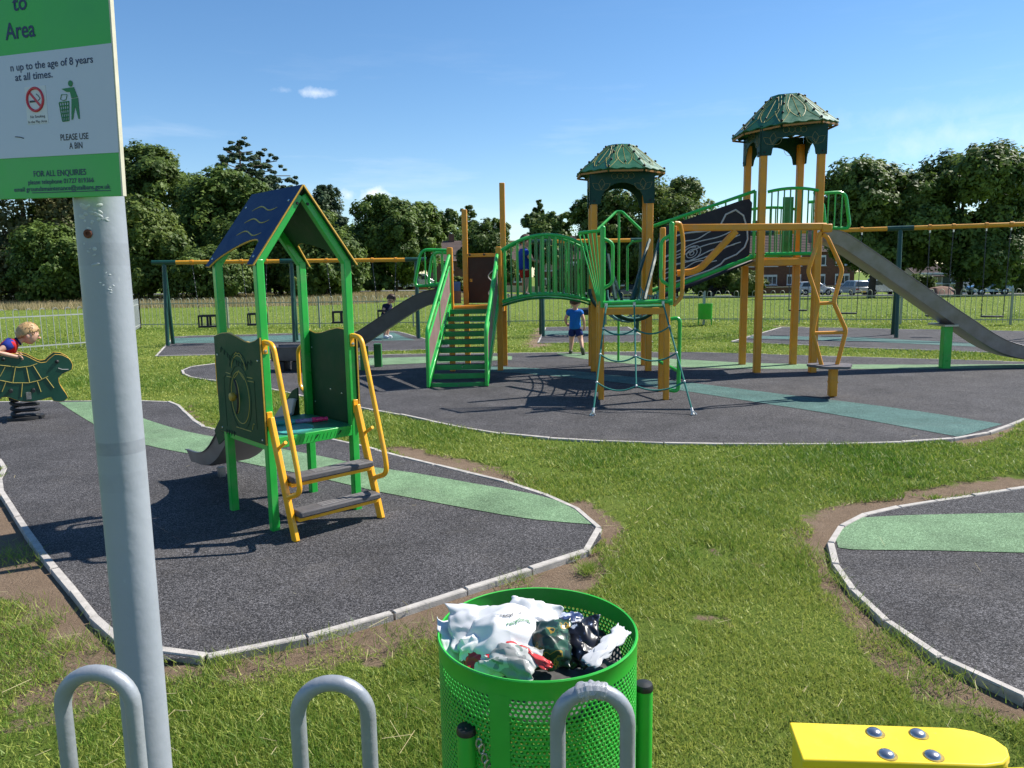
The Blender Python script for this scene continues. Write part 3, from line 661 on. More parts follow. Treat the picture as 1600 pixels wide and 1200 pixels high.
MB().box((.335, .768, .54), (.05, .05, .99)).build('gate_stile', YG, gate, bevel=.004)
MB().box((.885, .768, .54), (.05, .05, .99)).build('gate_stile', YG, gate, bevel=.004)
for k in range(4): MB().tube([(.44+k*.11, .768, .14), (.44+k*.11, .768, 1.025)], .010, 10).build('gate_bar', YG, gate)
MB().box((.61, .768, .14), (.52, .04, .04)).build('bottom_rail', YG, gate, bevel=.004)

# ------------------------------------------------------------------ litter bin with perforated drum
BC = Vector((.052, 1.72, 0)); BRAD = .24; ZR, ZB = .745, .12
BING = M('bin_green_paint', (.028, .43, .040), .38, var=.10, scale=4, coat=.1, wear=.7)
lb = thing('litter_bin', 'round green perforated steel litter bin full of rubbish behind the fence', 'bin', (BC.x, BC.y, 0))
NA, NR = 124, 50; seam = rad(-112); rows_top = ZR-.042; pz = (rows_top-.17)/NR
def cyl(a, z, r=BRAD): return (BC.x+r*math.cos(a), BC.y+r*math.sin(a), z)
vs = []; fs_ = []; K = 8; da = 2*PI/NA; hr = pz*.37
for j in range(NR):
    for i in range(NA):
        a = seam+(i+.5+(.5 if j % 2 else 0))*da; z = rows_top-(j+.5)*pz
        dseam = ((a-seam+PI) % (2*PI))-PI
        b0 = len(vs)
        sq = [(-.5, -.5), (0, -.5), (.5, -.5), (.5, 0), (.5, .5), (0, .5), (-.5, .5), (-.5, 0)]
        if abs(dseam) < da*1.6:
            for q in (sq[0], sq[2], sq[4], sq[6]): vs.append(cyl(a+q[0]*da, z+q[1]*pz))
            fs_.append((b0, b0+1, b0+2, b0+3)); continue
        for q in sq: vs.append(cyl(a+q[0]*da, z+q[1]*pz))
        for k in range(8):
            an = rad(-135+45*k); vs.append(cyl(a+hr*math.cos(an)/BRAD, z+hr*math.sin(an)))
        for k in range(8): fs_.append((b0+k, b0+(k+1) % 8, b0+8+(k+1) % 8, b0+8+k))
drum = MB().add(vs, fs_).build('perforated_drum', BING, lb, smooth=60)
so = drum.modifiers.new('thickness', 'SOLIDIFY'); so.thickness = .0016; so.offset = -1
MB().lathe([(BRAD-.0016, rows_top-.001), (BRAD+.0006, rows_top-.001), (BRAD+.0006, ZR-.004), (BRAD+.003, ZR), (BRAD+.001, ZR+.003), (BRAD-.003, ZR+.002), (BRAD-.0016, ZR-.004), (BRAD-.0016, rows_top-.001)], (BC.x, BC.y, 0), 96, cap=False).build('rim', BING, lb, smooth=60)
MB().lathe([(BRAD-.0016, ZB), (BRAD+.0006, ZB), (BRAD+.0006, rows_top-NR*pz+.001), (BRAD-.0016, rows_top-NR*pz+.001), (BRAD-.0016, ZB)], (BC.x, BC.y, 0), 64, cap=False).build('base_band', BING, lb, smooth=60)
vs_ = [cyl(seam+da*1.9*(2*k/6-1), z, BRAD+.0012) for k in range(7) for z in (ZB, rows_top+.004)]
MB().add(vs_, [(2*k, 2*k+2, 2*k+3, 2*k+1) for k in range(6)]).build('seam_strip', BING, lb, smooth=60)
MB().lathe([(.0, ZB+.004), (BRAD-.002, ZB+.004), (BRAD-.002, ZB), (0, ZB)], (BC.x, BC.y, 0), 48).build('base_plate', BING, lb)
CAPB = M('black_cap', (.015, .015, .016), .45, var=.2, scale=30)
for (x_, y_) in ((-.113, 1.535), (.310, 1.70)):
    MB().lathe([(.0215, 0), (.0215, .60)], (x_, y_, 0), 24).build('support_post', BING, lb)
    MB().lathe([(.0225, .596), (.0225, .606), (.020, .611), (.008, .614), (0, .6145)], (x_, y_, 0), 24).build('post_cap', CAPB, lb)
    d = (Vector((x_, y_, 0))-BC).normalized()
    for z in (.25, .50): MB().bar((BC.x+d.x*(BRAD-.002), BC.y+d.y*(BRAD-.002), z), (x_, y_, z), .03, .02).build('bracket', BING, lb)
ch = MB()
for k in range(7):
    c = Vector((-.085+k*.006, 1.512-k*.001, .585-k*.016+.004*math.sin(k*2)))
    ch.tube([c+Vector((.006*math.cos(a), (.004 if k % 2 else 0)*math.cos(a), .011*math.sin(a))) for a in np.linspace(0, 2*PI, 13)[:-1]], .0022, 6, closed=True)
ch.build('chain', M('bright_chain', (.5, .5, .52), .3, .9), lb)

# ---- rubbish: crumpled sheets and bags, each its own thing
def crumple(name, label, cat, mat, c, size, rot, seed, amp=.02, n=26, dome=.03, wr=18.0, fold=1.0, edge=.0):
    rs = random.Random(seed); vs = []; fs_ = []; off = rs.uniform(0, 90)
    th = Matrix.Rotation(rot[2], 3, 'Z') @ Matrix.Rotation(rot[1], 3, 'Y') @ Matrix.Rotation(rot[0], 3, 'X')
    n = int(n*1.0)
    def base(u, v):
        x, y = u*size[0]/2, v*size[1]/2; q = Vector((x*wr*.55+off, y*wr*.55, off*.3))
        st = Vector((q.x*.55+q.y*.4, q.y*1.5-q.x*.35, q.z)); r1 = 1-abs(mnoise.noise(st*1.0))*1.6; r2 = 1-abs(mnoise.noise(st*2.3+Vector((3, 1, 9))))*1.6
        z = dome*(1-u*u)*(1-v*v)+amp*fold*(.95*r1+.38*r2+.7*mnoise.noise(q*.6)-.6)
        return x, y, z
    def fn(u, v, lift=0.0):
        x, y, z = base(u, v)
        ex = .010*mnoise.noise(Vector((u*3+off, v*3, 2)))+edge*math.sin(v*9+off); ey = .010*mnoise.noise(Vector((u*3, v*3+off, 7)))
        p = th @ Vector((x+ex, y+ey, z+lift)); p = Vector(c)+p
        d = Vector((p.x-BC.x, p.y-BC.y)); lim = BRAD-.006
        if d.length > lim and p.z < ZR+.004: d = d*(lim/d.length); p.x = BC.x+d.x; p.y = BC.y+d.y
        return p
    for i in range(n+1):
        for j in range(n+1): vs.append(fn(i/n*2-1, j/n*2-1))
    for i in range(n):
        for j in range(n): a = i*(n+1)+j; fs_ += [(a, a+n+1, a+1), (a+n+1, a+n+2, a+1)]
    o = MB().add(vs, fs_).build(name, mat, None, smooth=38)
    m_ = o.modifiers.new('film', 'SOLIDIFY'); m_.thickness = .0012
    tag(o, label, cat); return o, fn
BAGW = M('white_plastic_bag', (.66, .66, .67), .32, var=.05, scale=8, spec=.6); BAGS = M('grey_white_bag', (.52, .53, .56), .38, var=.08, scale=9)
def two_tone(name, cols, sc, rough=.3):
    m = bpy.data.materials.new(name); m.use_nodes = True; n = m.node_tree.nodes; l = m.node_tree.links; b = n['Principled BSDF']; b.inputs['Roughness'].default_value = rough
    t = n.new('ShaderNodeTexCoord'); q = n.new('ShaderNodeTexNoise'); q.inputs['Scale'].default_value = sc; q.inputs['Detail'].default_value = 3; l.new(t.outputs['Object'], q.inputs['Vector'])
    r = n.new('ShaderNodeValToRGB'); r.color_ramp.interpolation = 'CONSTANT'; l.new(q.outputs['Fac'], r.inputs[0]); e = r.color_ramp.elements
    e[0].position, e[0].color = cols[0][0], (*cols[0][1], 1); e[1].position, e[1].color = cols[1][0], (*cols[1][1], 1)
    for p, c_ in cols[2:]: k = e.new(p); k.color = (*c_, 1)
    l.new(r.outputs[0], b.inputs['Base Color']); return m
PKRED = two_tone('red_packet', [(0, (.50, .02, .03)), (.53, (.62, .60, .60)), (.60, (.55, .03, .05))], 16)
PKDRK = two_tone('dark_green_packet', [(0, (.012, .03, .022)), (.52, (.03, .09, .055)), (.60, (.35, .22, .03)), (.63, (.015, .03, .02)), (.72, (.35, .05, .03))], 24)
PKBLK = two_tone('black_dotted_wrap', [(0, (.008, .008, .012)), (.58, (.02, .03, .06)), (.66, (.5, .55, .65))], 55)
PKBLU = two_tone('blue_white_wrap', [(0, (.55, .58, .65)), (.50, (.03, .05, .13)), (.62, (.45, .5, .6))], 20)
CLEAR = two_tone('clear_film', [(0, (.30, .30, .29)), (.5, (.50, .50, .48)), (.62, (.22, .26, .23))], 20, .12)
cz = ZR-.026
TX = lambda px, py, z: Vector((*gp(px, py, z), z))
_, fbag = crumple('plastic_bag', 'large crumpled white carrier bag on top in the green bin', 'bag', BAGW, TX(790, 1000, cz+.015), (.20, .20), (rad(22), rad(-10), rad(10)), 3, .022, 34, .055, 15)
crumple('plastic_bag', 'upright white bag fold behind the large bag in the green bin', 'bag', BAGW, TX(832, 975, cz+.03), (.13, .11), (rad(52), rad(6), rad(-14)), 5, .018, 26, .03, 18)
crumple('plastic_bag', 'grey white bag with green print at the bin left rim', 'bag', BAGS, TX(738, 985, cz+.02), (.13, .13), (rad(35), rad(14), rad(24)), 8, .016, 26, .03, 18)
_, fbar = crumple('barcode_packet', 'white packet with a barcode against the bin left wall', 'packet', BAGW, TX(712, 1004, cz+.0), (.09, .12), (rad(38), rad(22), rad(30)), 11, .010, 20, .02, 18)
crumple('paper_napkin', 'small bright white napkin below the large bag in the bin', 'napkin', WHITE, TX(741, 1012, cz+.005), (.085, .075), (rad(32), rad(5), rad(20)), 13, .014, 20, .03, 24)
crumple('crisp_packet', 'crumpled red and white crisp packet at the bin front rim', 'packet', PKRED, TX(768, 1030, cz+.0), (.12, .07), (rad(28), rad(0), rad(-12)), 17, .014, 22, .018, 22)
crumple('clear_wrapper', 'clear crinkled film wrapper at the middle front of the bin', 'wrapper', CLEAR, TX(800, 1030, cz+.012), (.13, .085), (rad(30), rad(4), rad(-28)), 19, .014, 24, .022, 26)
crumple('red_ribbon_wrapper', 'narrow red plastic strip slanting across the bin front', 'wrapper', M('red_strip', (.60, .05, .05), .3, var=.1), TX(815, 1018, cz+.026), (.16, .018), (rad(24), rad(8), rad(-36)), 23, .006, 20, .012, 16)
crumple('snack_packet', 'dark green printed snack packet right of the white bag', 'packet', PKDRK, TX(858, 1008, cz+.018), (.105, .115), (rad(40), rad(-8), rad(-8)), 29, .014, 26, .038, 20)
crumple('blue_packet', 'blue and white wrapper behind the dark green packet in the bin', 'packet', PKBLU, TX(888, 985, cz+.02), (.07, .09), (rad(45), rad(-10), rad(-20)), 31, .010, 20, .022, 20)
crumple('black_bag', 'shiny black dotted bag in the right half of the bin', 'bag', PKBLK, TX(902, 1004, cz+.005), (.10, .14), (rad(34), rad(-14), rad(-28)), 37, .018, 26, .03, 24)
crumple('paper_sheet', 'folded pale paper strip leaning on the bin right wall', 'paper', BAGS, TX(948, 1010, cz+.014), (.15, .040), (rad(20), rad(-14), rad(46)), 41, .004, 18, .010, 10)
crumple('dark_refuse', 'dark refuse filling the bin under the bags', 'refuse', M('dark_refuse', (.05, .05, .05), .6, var=.5, scale=20), (BC.x, BC.y, cz-.085), (.47, .47), (0, 0, 0), 47, .03, 30, .035, 14)
pt = tag(bpy.data.objects.new('x', None)); bpy.data.objects.remove(pt)
bagobj = next(o for o in bpy.data.objects if o.name == 'plastic_bag')
for s_, u0, u1, v0, hh, mt in (('recycling', .10, .62, -.05, .10, INKG), ('recycle me', .05, .55, .22, .07, INKB)):
    text_part(s_, u0, u1, v0, hh, mt, bagobj, name='print', fn=lambda u, v: tuple(fbag(u, v, .0022)))
pk = next(o for o in bpy.data.objects if o.name == 'barcode_packet'); bc = MB()
for k in range(11):
    u0 = -.35+k*.055; bc.add([tuple(fbar(u0, -.25, .0016)), tuple(fbar(u0+.022+.012*(k % 3), -.25, .0016)), tuple(fbar(u0+.022+.012*(k % 3), .02, .0016)), tuple(fbar(u0, .02, .0016)), tuple(fbar(u0, .28, .0016)), tuple(fbar(u0+.022+.012*(k % 3), .28, .0016))], [(0, 1, 2, 3), (3, 2, 5, 4)])
bc.build('barcode', INKB, pk, smooth=0)
# ------------------------------------------------------------------ small playhouse (local frame: x along the ladder side, y towards the slide)
PHC = (-1.525, 5.058, 0); PHR = rad(43.5)
ph = thing('playhouse', 'small green playhouse with blue pitched roof, yellow ladder and short slide', 'playhouse', PHC, PHR, local=True)
A2 = .305; PW = .052; ZT = 1.72; ZRG = 2.14; ZD = .605
posts = {}
for nm, sx, sy in (('B', -1, -1), ('D', 1, -1), ('A', -1, 1), ('C', 1, 1)):
    p = MB().box((sx*A2, sy*A2, ZT/2), (PW, PW, ZT)).build('post', GREEN, ph, bevel=.006)
    rf = MB(); rf.bar((sx*A2, sy*A2, ZT-.02), (sx*.012, sy*A2, ZRG-.02), PW, PW*.9, up=(0, 1, 0)); rf.build('rafter', GREEN, ph, bevel=.005)
    for zz in (ZT+.02,): pass
# roof boards, each with an arch cut from the lower edge
sl = math.hypot(A2+.03, ZRG-ZT+.05)
for sx in (-1, 1):
    ex = Vector((0, 1, 0)); top = Vector((sx*.002, 0, ZRG+.035)); bot = Vector((sx*(A2+.055), 0, ZT-.035)); ey = (top-bot).normalized(); Lh = (top-bot).length
    hw = A2+.05; ol = [(-hw, 0), (-hw, Lh), (hw, Lh), (hw, 0)]
    arch = []
    for k in range(15):
        t = k/14; yv = -hw+.075+t*(2*hw-.13); sk = Lh*.33*(math.sin(PI*t**.45))**.6 if 0 < t < 1 else 0
        arch.append((yv, sk))
    ol = [(-hw, Lh), (hw, Lh), (hw, 0)]+[(a, b) for a, b in arch[::-1]]+[(-hw, 0)]
    ob = MB().prism(ol, bot+Vector((0, 0, 0)), ex*(1 if sx < 0 else -1), ey, .016)
    rb = ob.build('roof_board', HBLUE if sx < 0 else HGREEN, ph)
    if sx > 0: rb.data.materials[0] = HGREEN
    nrm = -((ex*(1 if sx < 0 else -1)).cross(ey))
    # yellow core shows along the cut edges
    ed = MB(); P3 = [bot+(ex*(1 if sx < 0 else -1))*a+ey*b for a, b in ol]
    ed.tube(P3, .0062, 5, closed=True); ed.build('board_edge', EDGEY, rb)
    if sx < 0:
        for fz in (.74, .575, .41):
            w_ = MB(); ps = []
            for k in range(17):
                t = k/16; ps.append(bot+ex*(-.20+.36*t+(.74-fz)*.0)+ey*(Lh*fz+.022*math.sin(t*2*PI*1.0+.2)*-1)+nrm*.0085)
            w_.tube(ps, .0045, 5, rr=[.0015+.004*math.sin(PI*k/16) for k in range(17)]); w_.build('wave_line', LINE, rb)
    for a, b in ((-hw+.05, .06), (hw-.04, .06), (-hw+.05, Lh-.12), (hw-.05, Lh-.12)):
        c = bot+(ex*(1 if sx < 0 else -1))*a+ey*b+nrm*.008; MB().lathe([(.009, 0), (.007, .004), (0, .005)], c, 10, ax=nrm).build('bolt', CHROME, rb)
for sx in (-1, 1): MB().lathe([(.010, 0), (.008, .005), (0, .006)], (sx*.035, -A2-PW/2, ZRG-.075), 10, ax=(0, -1, 0)).build('ridge_bolt', BLACK, ph)
# deck
dk = MB().box((0, 0, ZD-.006), (2*A2-.01, 2*A2+.03, .012)).build('deck', M('deck_green', (.02, .20, .10), .5, var=.3, scale=6, bump=.4, bscale=140), ph)
MB().lathe([(.185, ZD+.0005), (.185, ZD+.0035), (0, ZD+.0035)], (-.09, -.10, 0), 36).build('deck_roundel', M('teal_roundel', (.05, .26, .30), .45, var=.5, col2=(.05, .30, .26), scale=9, bump=.3, bscale=200), dk)
fr = MB()
fr.box((0, -A2-.02, ZD-.035), (2*A2-.05, .012, .07)); fr.box((0, A2+.0, ZD-.035), (2*A2-.05, .012, .07))
for sx in (-1, 1): fr.box((sx*A2, 0, ZD-.045), (.02, 2*A2-.05, .07))
frame = fr.build('deck_frame', GREEN, ph, bevel=.003)
cl = MB()
for k in range(19): x = -.26+k*.0285; cl.bar((x, -A2-.0265, ZD-.055), (x+.016, -A2-.0265, ZD-.018), .0016, .005, up=(0, -1, 0))
cl.build('tread_ribs', GREEN, frame)
for x in (-.17, .0, .17): MB().bar((x, -A2-.027, ZD-.045), (x+.022, -A2-.03, ZD-.02), .004, .012, up=(0, -1, 0)).build('slot', BLACK, frame)
# side boards with wavy tops
def wavy(flip):
    pts = [(-A2-.04, ZD-.03), (A2+.04, ZD-.03)]
    for k in range(21):
        t = k/20; z = 1.215+.035*math.sin(PI*2*(t*.92+.03))*(1 if flip else -1) - (.0)
        pts.append((A2+.04-t*(2*A2+.08), z))
    return pts
for sx in (-1, 1):
    o = Vector((sx*(A2+PW/2+.009), 0, 0)); ex = Vector((0, 1, 0)); ey = Vector((0, 0, 1))
    ol = []
    for k in range(25):
        t = k/24; y_ = -A2-.035+t*(2*A2+.07)          # front to back
        tt = t if sx < 0 else 1-t                     # corner peak, dip, hump
        z = float(np.interp(tt, [0, .08, .2, .32, .5, .66, .82, 1], [1.245, 1.222, 1.205, 1.210, 1.236, 1.254, 1.247, 1.222]))
        ol.append((y_, z))
    pts = [(-A2-.035, ZD-.03)]+ol+[(A2+.035, ZD-.03)]
    sb = MB().prism(pts, o, ex, ey, .018).build('side_board', HGREEN, ph)
    MB().tube([o+ex*a+ey*b for a, b in pts], .0066, 5, closed=True).build('board_edge', EDGEY, sb)
    if sx < 0:
        x_ = o.x-.0096
        def eng(ps, r=.0028, mat=LINE, name='engraving'): return MB().tube([(x_, -a, b) for a, b in ps], r, 5).build(name, mat, sb)
        oval = lambda cx_, cz_, rx, rz, a0, a1, n=22: [(cx_+rx*math.cos(a), cz_+rz*math.sin(a)) for a in np.linspace(a0, a1, n)]
        DK = M('engraved_dark', (.012, .03, .018), .8)
        cy = .02
        eng(oval(cy, .84, .135, .17, 0, 2*PI, 34), .003); eng(oval(cy, 1.015, .105, .10, .12, PI-.12)); eng(oval(cy, 1.0, .14, .14, .25, PI-.25), .0025, DK)
        eng([(-.05+cy, 1.115), (-.02+cy, 1.135), (.0+cy, 1.125), (.03+cy, 1.135), (.06+cy, 1.11)])
        eng([(-.13+cy, .985), (-.20+cy, .99)]); eng([(-.12+cy, .965), (-.19+cy, .965)]); eng([(.12+cy, .985), (.2+cy, .985)]); eng([(.13+cy, .962), (.21+cy, .962)])
        eng([(-.07+cy, .965), (-.02+cy, .995), (.0+cy, 1.02), (.03+cy, .995), (.08+cy, .965)])
        eng([(-.09+cy, .635), (.13+cy, .635)]); eng([(.15+cy, .65), (.17+cy, .69), (.19+cy, .69)])
        eng(oval(cy, .84, .16, .21, 0, 2*PI, 34), .0022, DK); eng([(-.22, .62), (-.22, .95), (-.19, .97)], .002, DK); eng([(.24, .66), (.24, .97)], .002, DK)
        for k in range(11): 
            a = -.23+k*.044; z0 = 1.145-.055*math.sin((k/10)*PI*.9-.4)-.01
            eng([(a, z0), (a+.012*(k % 3-1), z0-.035)], .0032, DK, 'carved_letter'); eng([(a+.004, z0-.004*(k % 4)), (a+.022, z0-.016)], .0028, DK, 'carved_letter')
        for k in range(4): a = -.235+k*.04; eng([(a, .60), (a, .565)], .0032, DK, 'carved_letter'); eng([(a, .598), (a+.02, .59), (a+.004, .58)], .0028, DK, 'carved_letter')
        MB().lathe([(.013, 0), (.013, .018), (.027, .022), (.030, .035), (.026, .047), (.012, .053), (0, .054)], (x_+.002, .03, .845), 18, ax=(-1, 0, 0)).build('knob', M('ochre_knob', (.40, .26, .03), .5, var=.15), sb)
        slot = [(-.045-.02*math.cos(a)*0+.055*math.cos(a), .84+.115*math.sin(a)) for a in np.linspace(-1.2, 1.25, 16)]
        eng([(a-.02, b) for a, b in slot], .012, BLACK, 'slot'); eng([(a-.005, b) for a, b in slot], .0035, LINE)
        for y_, z_ in ((-A2+.0, 1.10), (-A2+.0, .60), (A2-.0, 1.10), (A2, .60)): MB().lathe([(.008, 0), (.006, .003), (0, .004)], (x_, y_, z_), 10, ax=(-1, 0, 0)).build('bolt', CHROME, sb)
    else:
        for y_, z_ in ((-.13, .80), (.02, .815), (.25, .70), (.26, 1.1)): MB().lathe([(.007, 0), (.005, .003), (0, .004)], (o.x-.0095, y_, z_), 10, ax=(-1, 0, 0)).build('bolt', CHROME, sb)
# ladder: two stiles, two treads, handrails
y_top, y_bot = -A2-.045, -A2-.29; ZLT = .745
for sx in (-1, 1):
    xs_ = sx*(A2+.005)
    st = MB().bar((xs_, y_top-.0, ZLT), (xs_, y_bot, 0.0), .030, .058, up=(0, -1, .5)).build('ladder_stile', YEL, ph, bevel=.006)
    MB().box((xs_+.0, -A2-.034, .735), (.036, .014, .09)).build('ladder_bracket', YEL, ph, bevel=.003)
    MB().lathe([(.011, 0), (.009, .006), (0, .007)], (xs_, -A2-.046, .715), 10, ax=(0, -1, 0)).build('bolt', CHROME, ph)
    sx_ = lambda z: y_top+(y_bot-y_top)*(ZLT-z)/ZLT
    off = sx*.0
    hr_ = rtube([(xs_, -A2-.03, 1.215), (xs_, -A2-.14, 1.21), (xs_, sx_(.42)-.215, .44), (xs_, sx_(.33)-.20, .325), (xs_, sx_(.27)-.015, .265)], .0165, .085, 12).build('handrail', YEL, ph)
    MB().tube([(xs_, sx_(.55), .55), (xs_, sx_(.62)-.145, .615)], .011, 10).build('handrail_stay', YEL, hr_)
    MB().box((xs_, -A2-.030, 1.185), (.034, .008, .085)).build('handrail_plate', YEL, hr_, bevel=.002)
    MB().lathe([(.011, 0), (.009, .006), (0, .007)], (xs_+sx*.0, -A2-.035, 1.16), 10, ax=(0, -1, 0)).build('bolt', CHROME, hr_)
for z in (.375, .170):
    yc = sx_(z)-.035
    tr = MB().box((0, yc, z), (2*A2-.03, .125, .040)).build('tread', TREAD, ph, bevel=.010)
    gr_ = MB()
    for k in range(3): gr_.box((.05, yc-.03+k*.028, z+.0215), (.36, .010, .004))
    gr_.build('grip_strip', M('worn_tread', (.20, .19, .19), .75, var=.25, scale=40), tr)
    MB().box((0, yc+.005, z-.034), (2*A2-.03, .085, .026)).build('tread_support', YEL, ph, bevel=.004)
# grab loop beside the slide
rtube([(A2-.0, A2+.035, 1.12), (A2, A2+.12, 1.08), (A2, A2+.12, .80), (A2, A2+.035, .75)], .014, .06, 10).build('grab_loop', YEL, ph)
rtube([(-A2, A2+.035, 1.12), (-A2, A2+.12, 1.08), (-A2, A2+.12, .80), (-A2, A2+.035, .75)], .014, .06, 10).build('grab_loop', YEL, ph)
# slide
def chute(pathpts, width, wall, th, conv, name, mat, parent):
    """curved sheet chute along pathpts (x0,y0,z) with side walls; conv maps (along, across, z) to a point"""
    vs, fs_ = [], []
    pr = [(-width/2-.012, wall), (-width/2, wall+.004), (-width/2+.008, wall*.8), (-width/2+.03, .012), (-width/2+.07, 0), (width/2-.07, 0), (width/2-.03, .012), (width/2-.008, wall*.8), (width/2, wall+.004), (width/2+.012, wall)]
    m = len(pr)
    for i, (s_, z) in enumerate(pathpts):
        a = pathpts[max(i-1, 0)]; b = pathpts[min(i+1, len(pathpts)-1)]; t = Vector((b[0]-a[0], b[1]-a[1])).normalized(); nn = Vector((-t.y, t.x))
        if nn.y < 0: nn = -nn
        for (w_, h_) in pr: vs.append(conv(s_+nn.x*h_, w_, z+nn.y*h_))
    for i in range(len(pathpts)-1):
        for j in range(m-1): a = i*m+j; fs_.append((a, a+1, a+m+1, a+m))
    o = MB().add(vs, fs_).build(name, mat, parent, smooth=50)
    sm = o.modifiers.new('thickness', 'SOLIDIFY'); sm.thickness = th; sm.offset = 0
    return o
cvt = lambda s_, w_, z: (w_, s_, z)
path = [(A2+.0, ZD), (A2+.08, ZD-.005), (A2+.20, ZD-.075), (A2+.40, ZD-.24), (A2+.56, ZD-.36), (A2+.72, ZD-.435), (A2+.88, ZD-.465), (A2+1.04, ZD-.47), (A2+1.09, ZD-.475)]
pp = catmull(path, .04, False)
sd_ = chute([tuple(p) for p in pp], .42, .115, .006, cvt, 'slide', STEELD, ph)
MB().box((0, A2+.95, .04), (.05, .05, .09)).build('slide_foot', STEEL, sd_)
for sx in (-1, 1):
    MB().prism([(A2+.02, ZD-.02), (A2+.02, ZD+.20), (A2+.10, ZD+.17), (A2+.42, ZD-.10), (A2+.36, ZD-.2)], (sx*.235, 0, 0), (0, 1, 0), (0, 0, 1), .012).build('slide_cheek', HGREEN, sd_)
# bubble wand left on the deck
PK = M('hot_pink_plastic', (.75, .02, .16), .3, var=.06); PUR = M('purple_plastic', (.16, .05, .30), .3, var=.2, scale=40, col2=(.30, .25, .42)); AQ = M('aqua_plastic', (.03, .30, .34), .35, var=.15)
w0 = at(428, 656, 5.02); w1 = at(510, 652, 5.18)
th_ = thing('bubble_wand', 'pink, purple and aqua toy bubble wand lying on the playhouse deck', 'toy', (w0.x, w0.y, ZD))
dz = Vector((w1.x-w0.x, w1.y-w0.y, 0)); b0 = Vector((w0.x, w0.y, ZD+.018)); L_ = dz.length; dz.normalize()
def seg(a, b, r0, r1, nm, mt): MB().tube([b0+dz*a, b0+dz*(a+.004), b0+dz*(b-.004), b0+dz*b], r0, 14, rr=[r0*.85, r0, r1, r1*.8]).build(nm, mt, th_)
seg(0, .14, .017, .017, 'wand_tip', AQ); seg(.14, .255, .015, .015, 'wand_tube', PUR); seg(.255, .275, .019, .019, 'collar', PK); seg(.275, .335, .018, .016, 'grip', PK); seg(.335, .365, .012, .015, 'cap', PK)
# ------------------------------------------------------------------ large climbing frame (one connected structure)
cf = thing('climbing_frame', 'large green and orange climbing frame with two roofed towers, bridge, stairs and slides', 'climbing frame', (1.8, 12.2, 0))
PWD = .095
def post(x, y, z, w=PWD, mat=ORANGE, name='post'): return MB().box((x, y, z/2), (w, w, z)).build(name, mat, cf, bevel=.012)
def cap(o, x, y, z, w=PWD): MB().box((x, y, z+.008), (w*.9, w*.9, .016)).build('post_cap', BLACK, o)
# ---- stair landing
SZ = 1.10; FL, FR, BRp, BL = (-1.00, 12.62), (-.19, 12.60), (-.12, 13.30), (-.79, 13.42)
for p, z in ((FL, 2.07), (FR, 2.07), (BRp, 3.18), (BL, 2.75)): post(*p, z)
dkS = MB().prism([FL, FR, BRp, BL], (0, 0, SZ-.02), (1, 0, 0), (0, 1, 0), .04).build('landing_deck', ORANGE, cf)
for a, b in ((FL, FR), (BL, BRp), (FL, BL), (FR, BRp)): MB().bar((*a, SZ-.07), (*b, SZ-.07), .05, .09).build('deck_beam', ORANGE, dkS)
# brown back board with scalloped edge and little window knob
w_ = Vector((BRp[0]-BL[0], BRp[1]-BL[1], 0)); wl = w_.length; ex = w_.normalized()
ol = [(.04, 1.12), (.04, 1.92), (wl-.16, 1.92)]
for k in range(26):
    t = k/25; ol.append((wl-.22+.055*math.sin(t*PI*4.2+1.2), 1.75-t*.62))
ol += [(wl-.25, 1.12)]
bb = MB().prism(ol, (BL[0], BL[1]+.0, 0), ex, (0, 0, 1), .018).build('scalloped_board', HBROWN, cf)
e_ = MB(); e_.tube([Vector((BL[0], BL[1]-.011, 0))+ex*a+Vector((0, 0, b)) for a, b in ol[3:-1]], .009, 6); e_.build('board_edge', LINEG, bb)
MB().bar((BL[0], BL[1]-.02, 1.955), (BRp[0], BRp[1]-.02, 1.955), .04, .06).build('top_beam', ORANGE, cf, bevel=.006)
for t in (.12, .50): c = Vector((BL[0], BL[1]-.045, 1.965))+w_*t; MB().lathe([(.02, 0), (.017, .01), (0, .014)], c, 10, ax=(0, -1, 0)).build('bolt', BLACK, bb)
MB().box((BL[0]+.10, BL[1]-.02, 1.52), (.055, .02, .055)).build('keyhole_plate', ORANGE, bb)
# low landing boards on the slide side, with a small blue play panel
MB().prism([(0, 1.12), (.16, 1.12), (.16, 1.34), (0, 1.34)], (-1.035, 13.30, 0), (1, 0, 0), (0, 0, 1), .014).build('infill_board', M('tan_board', (.30, .17, .11), .5), cf)
MB().box((-.955, 13.30, 1.42), (.155, .02, .165)).build('blue_panel', M('blue_panel', (.06, .15, .34), .4, var=.1), cf, bevel=.006)
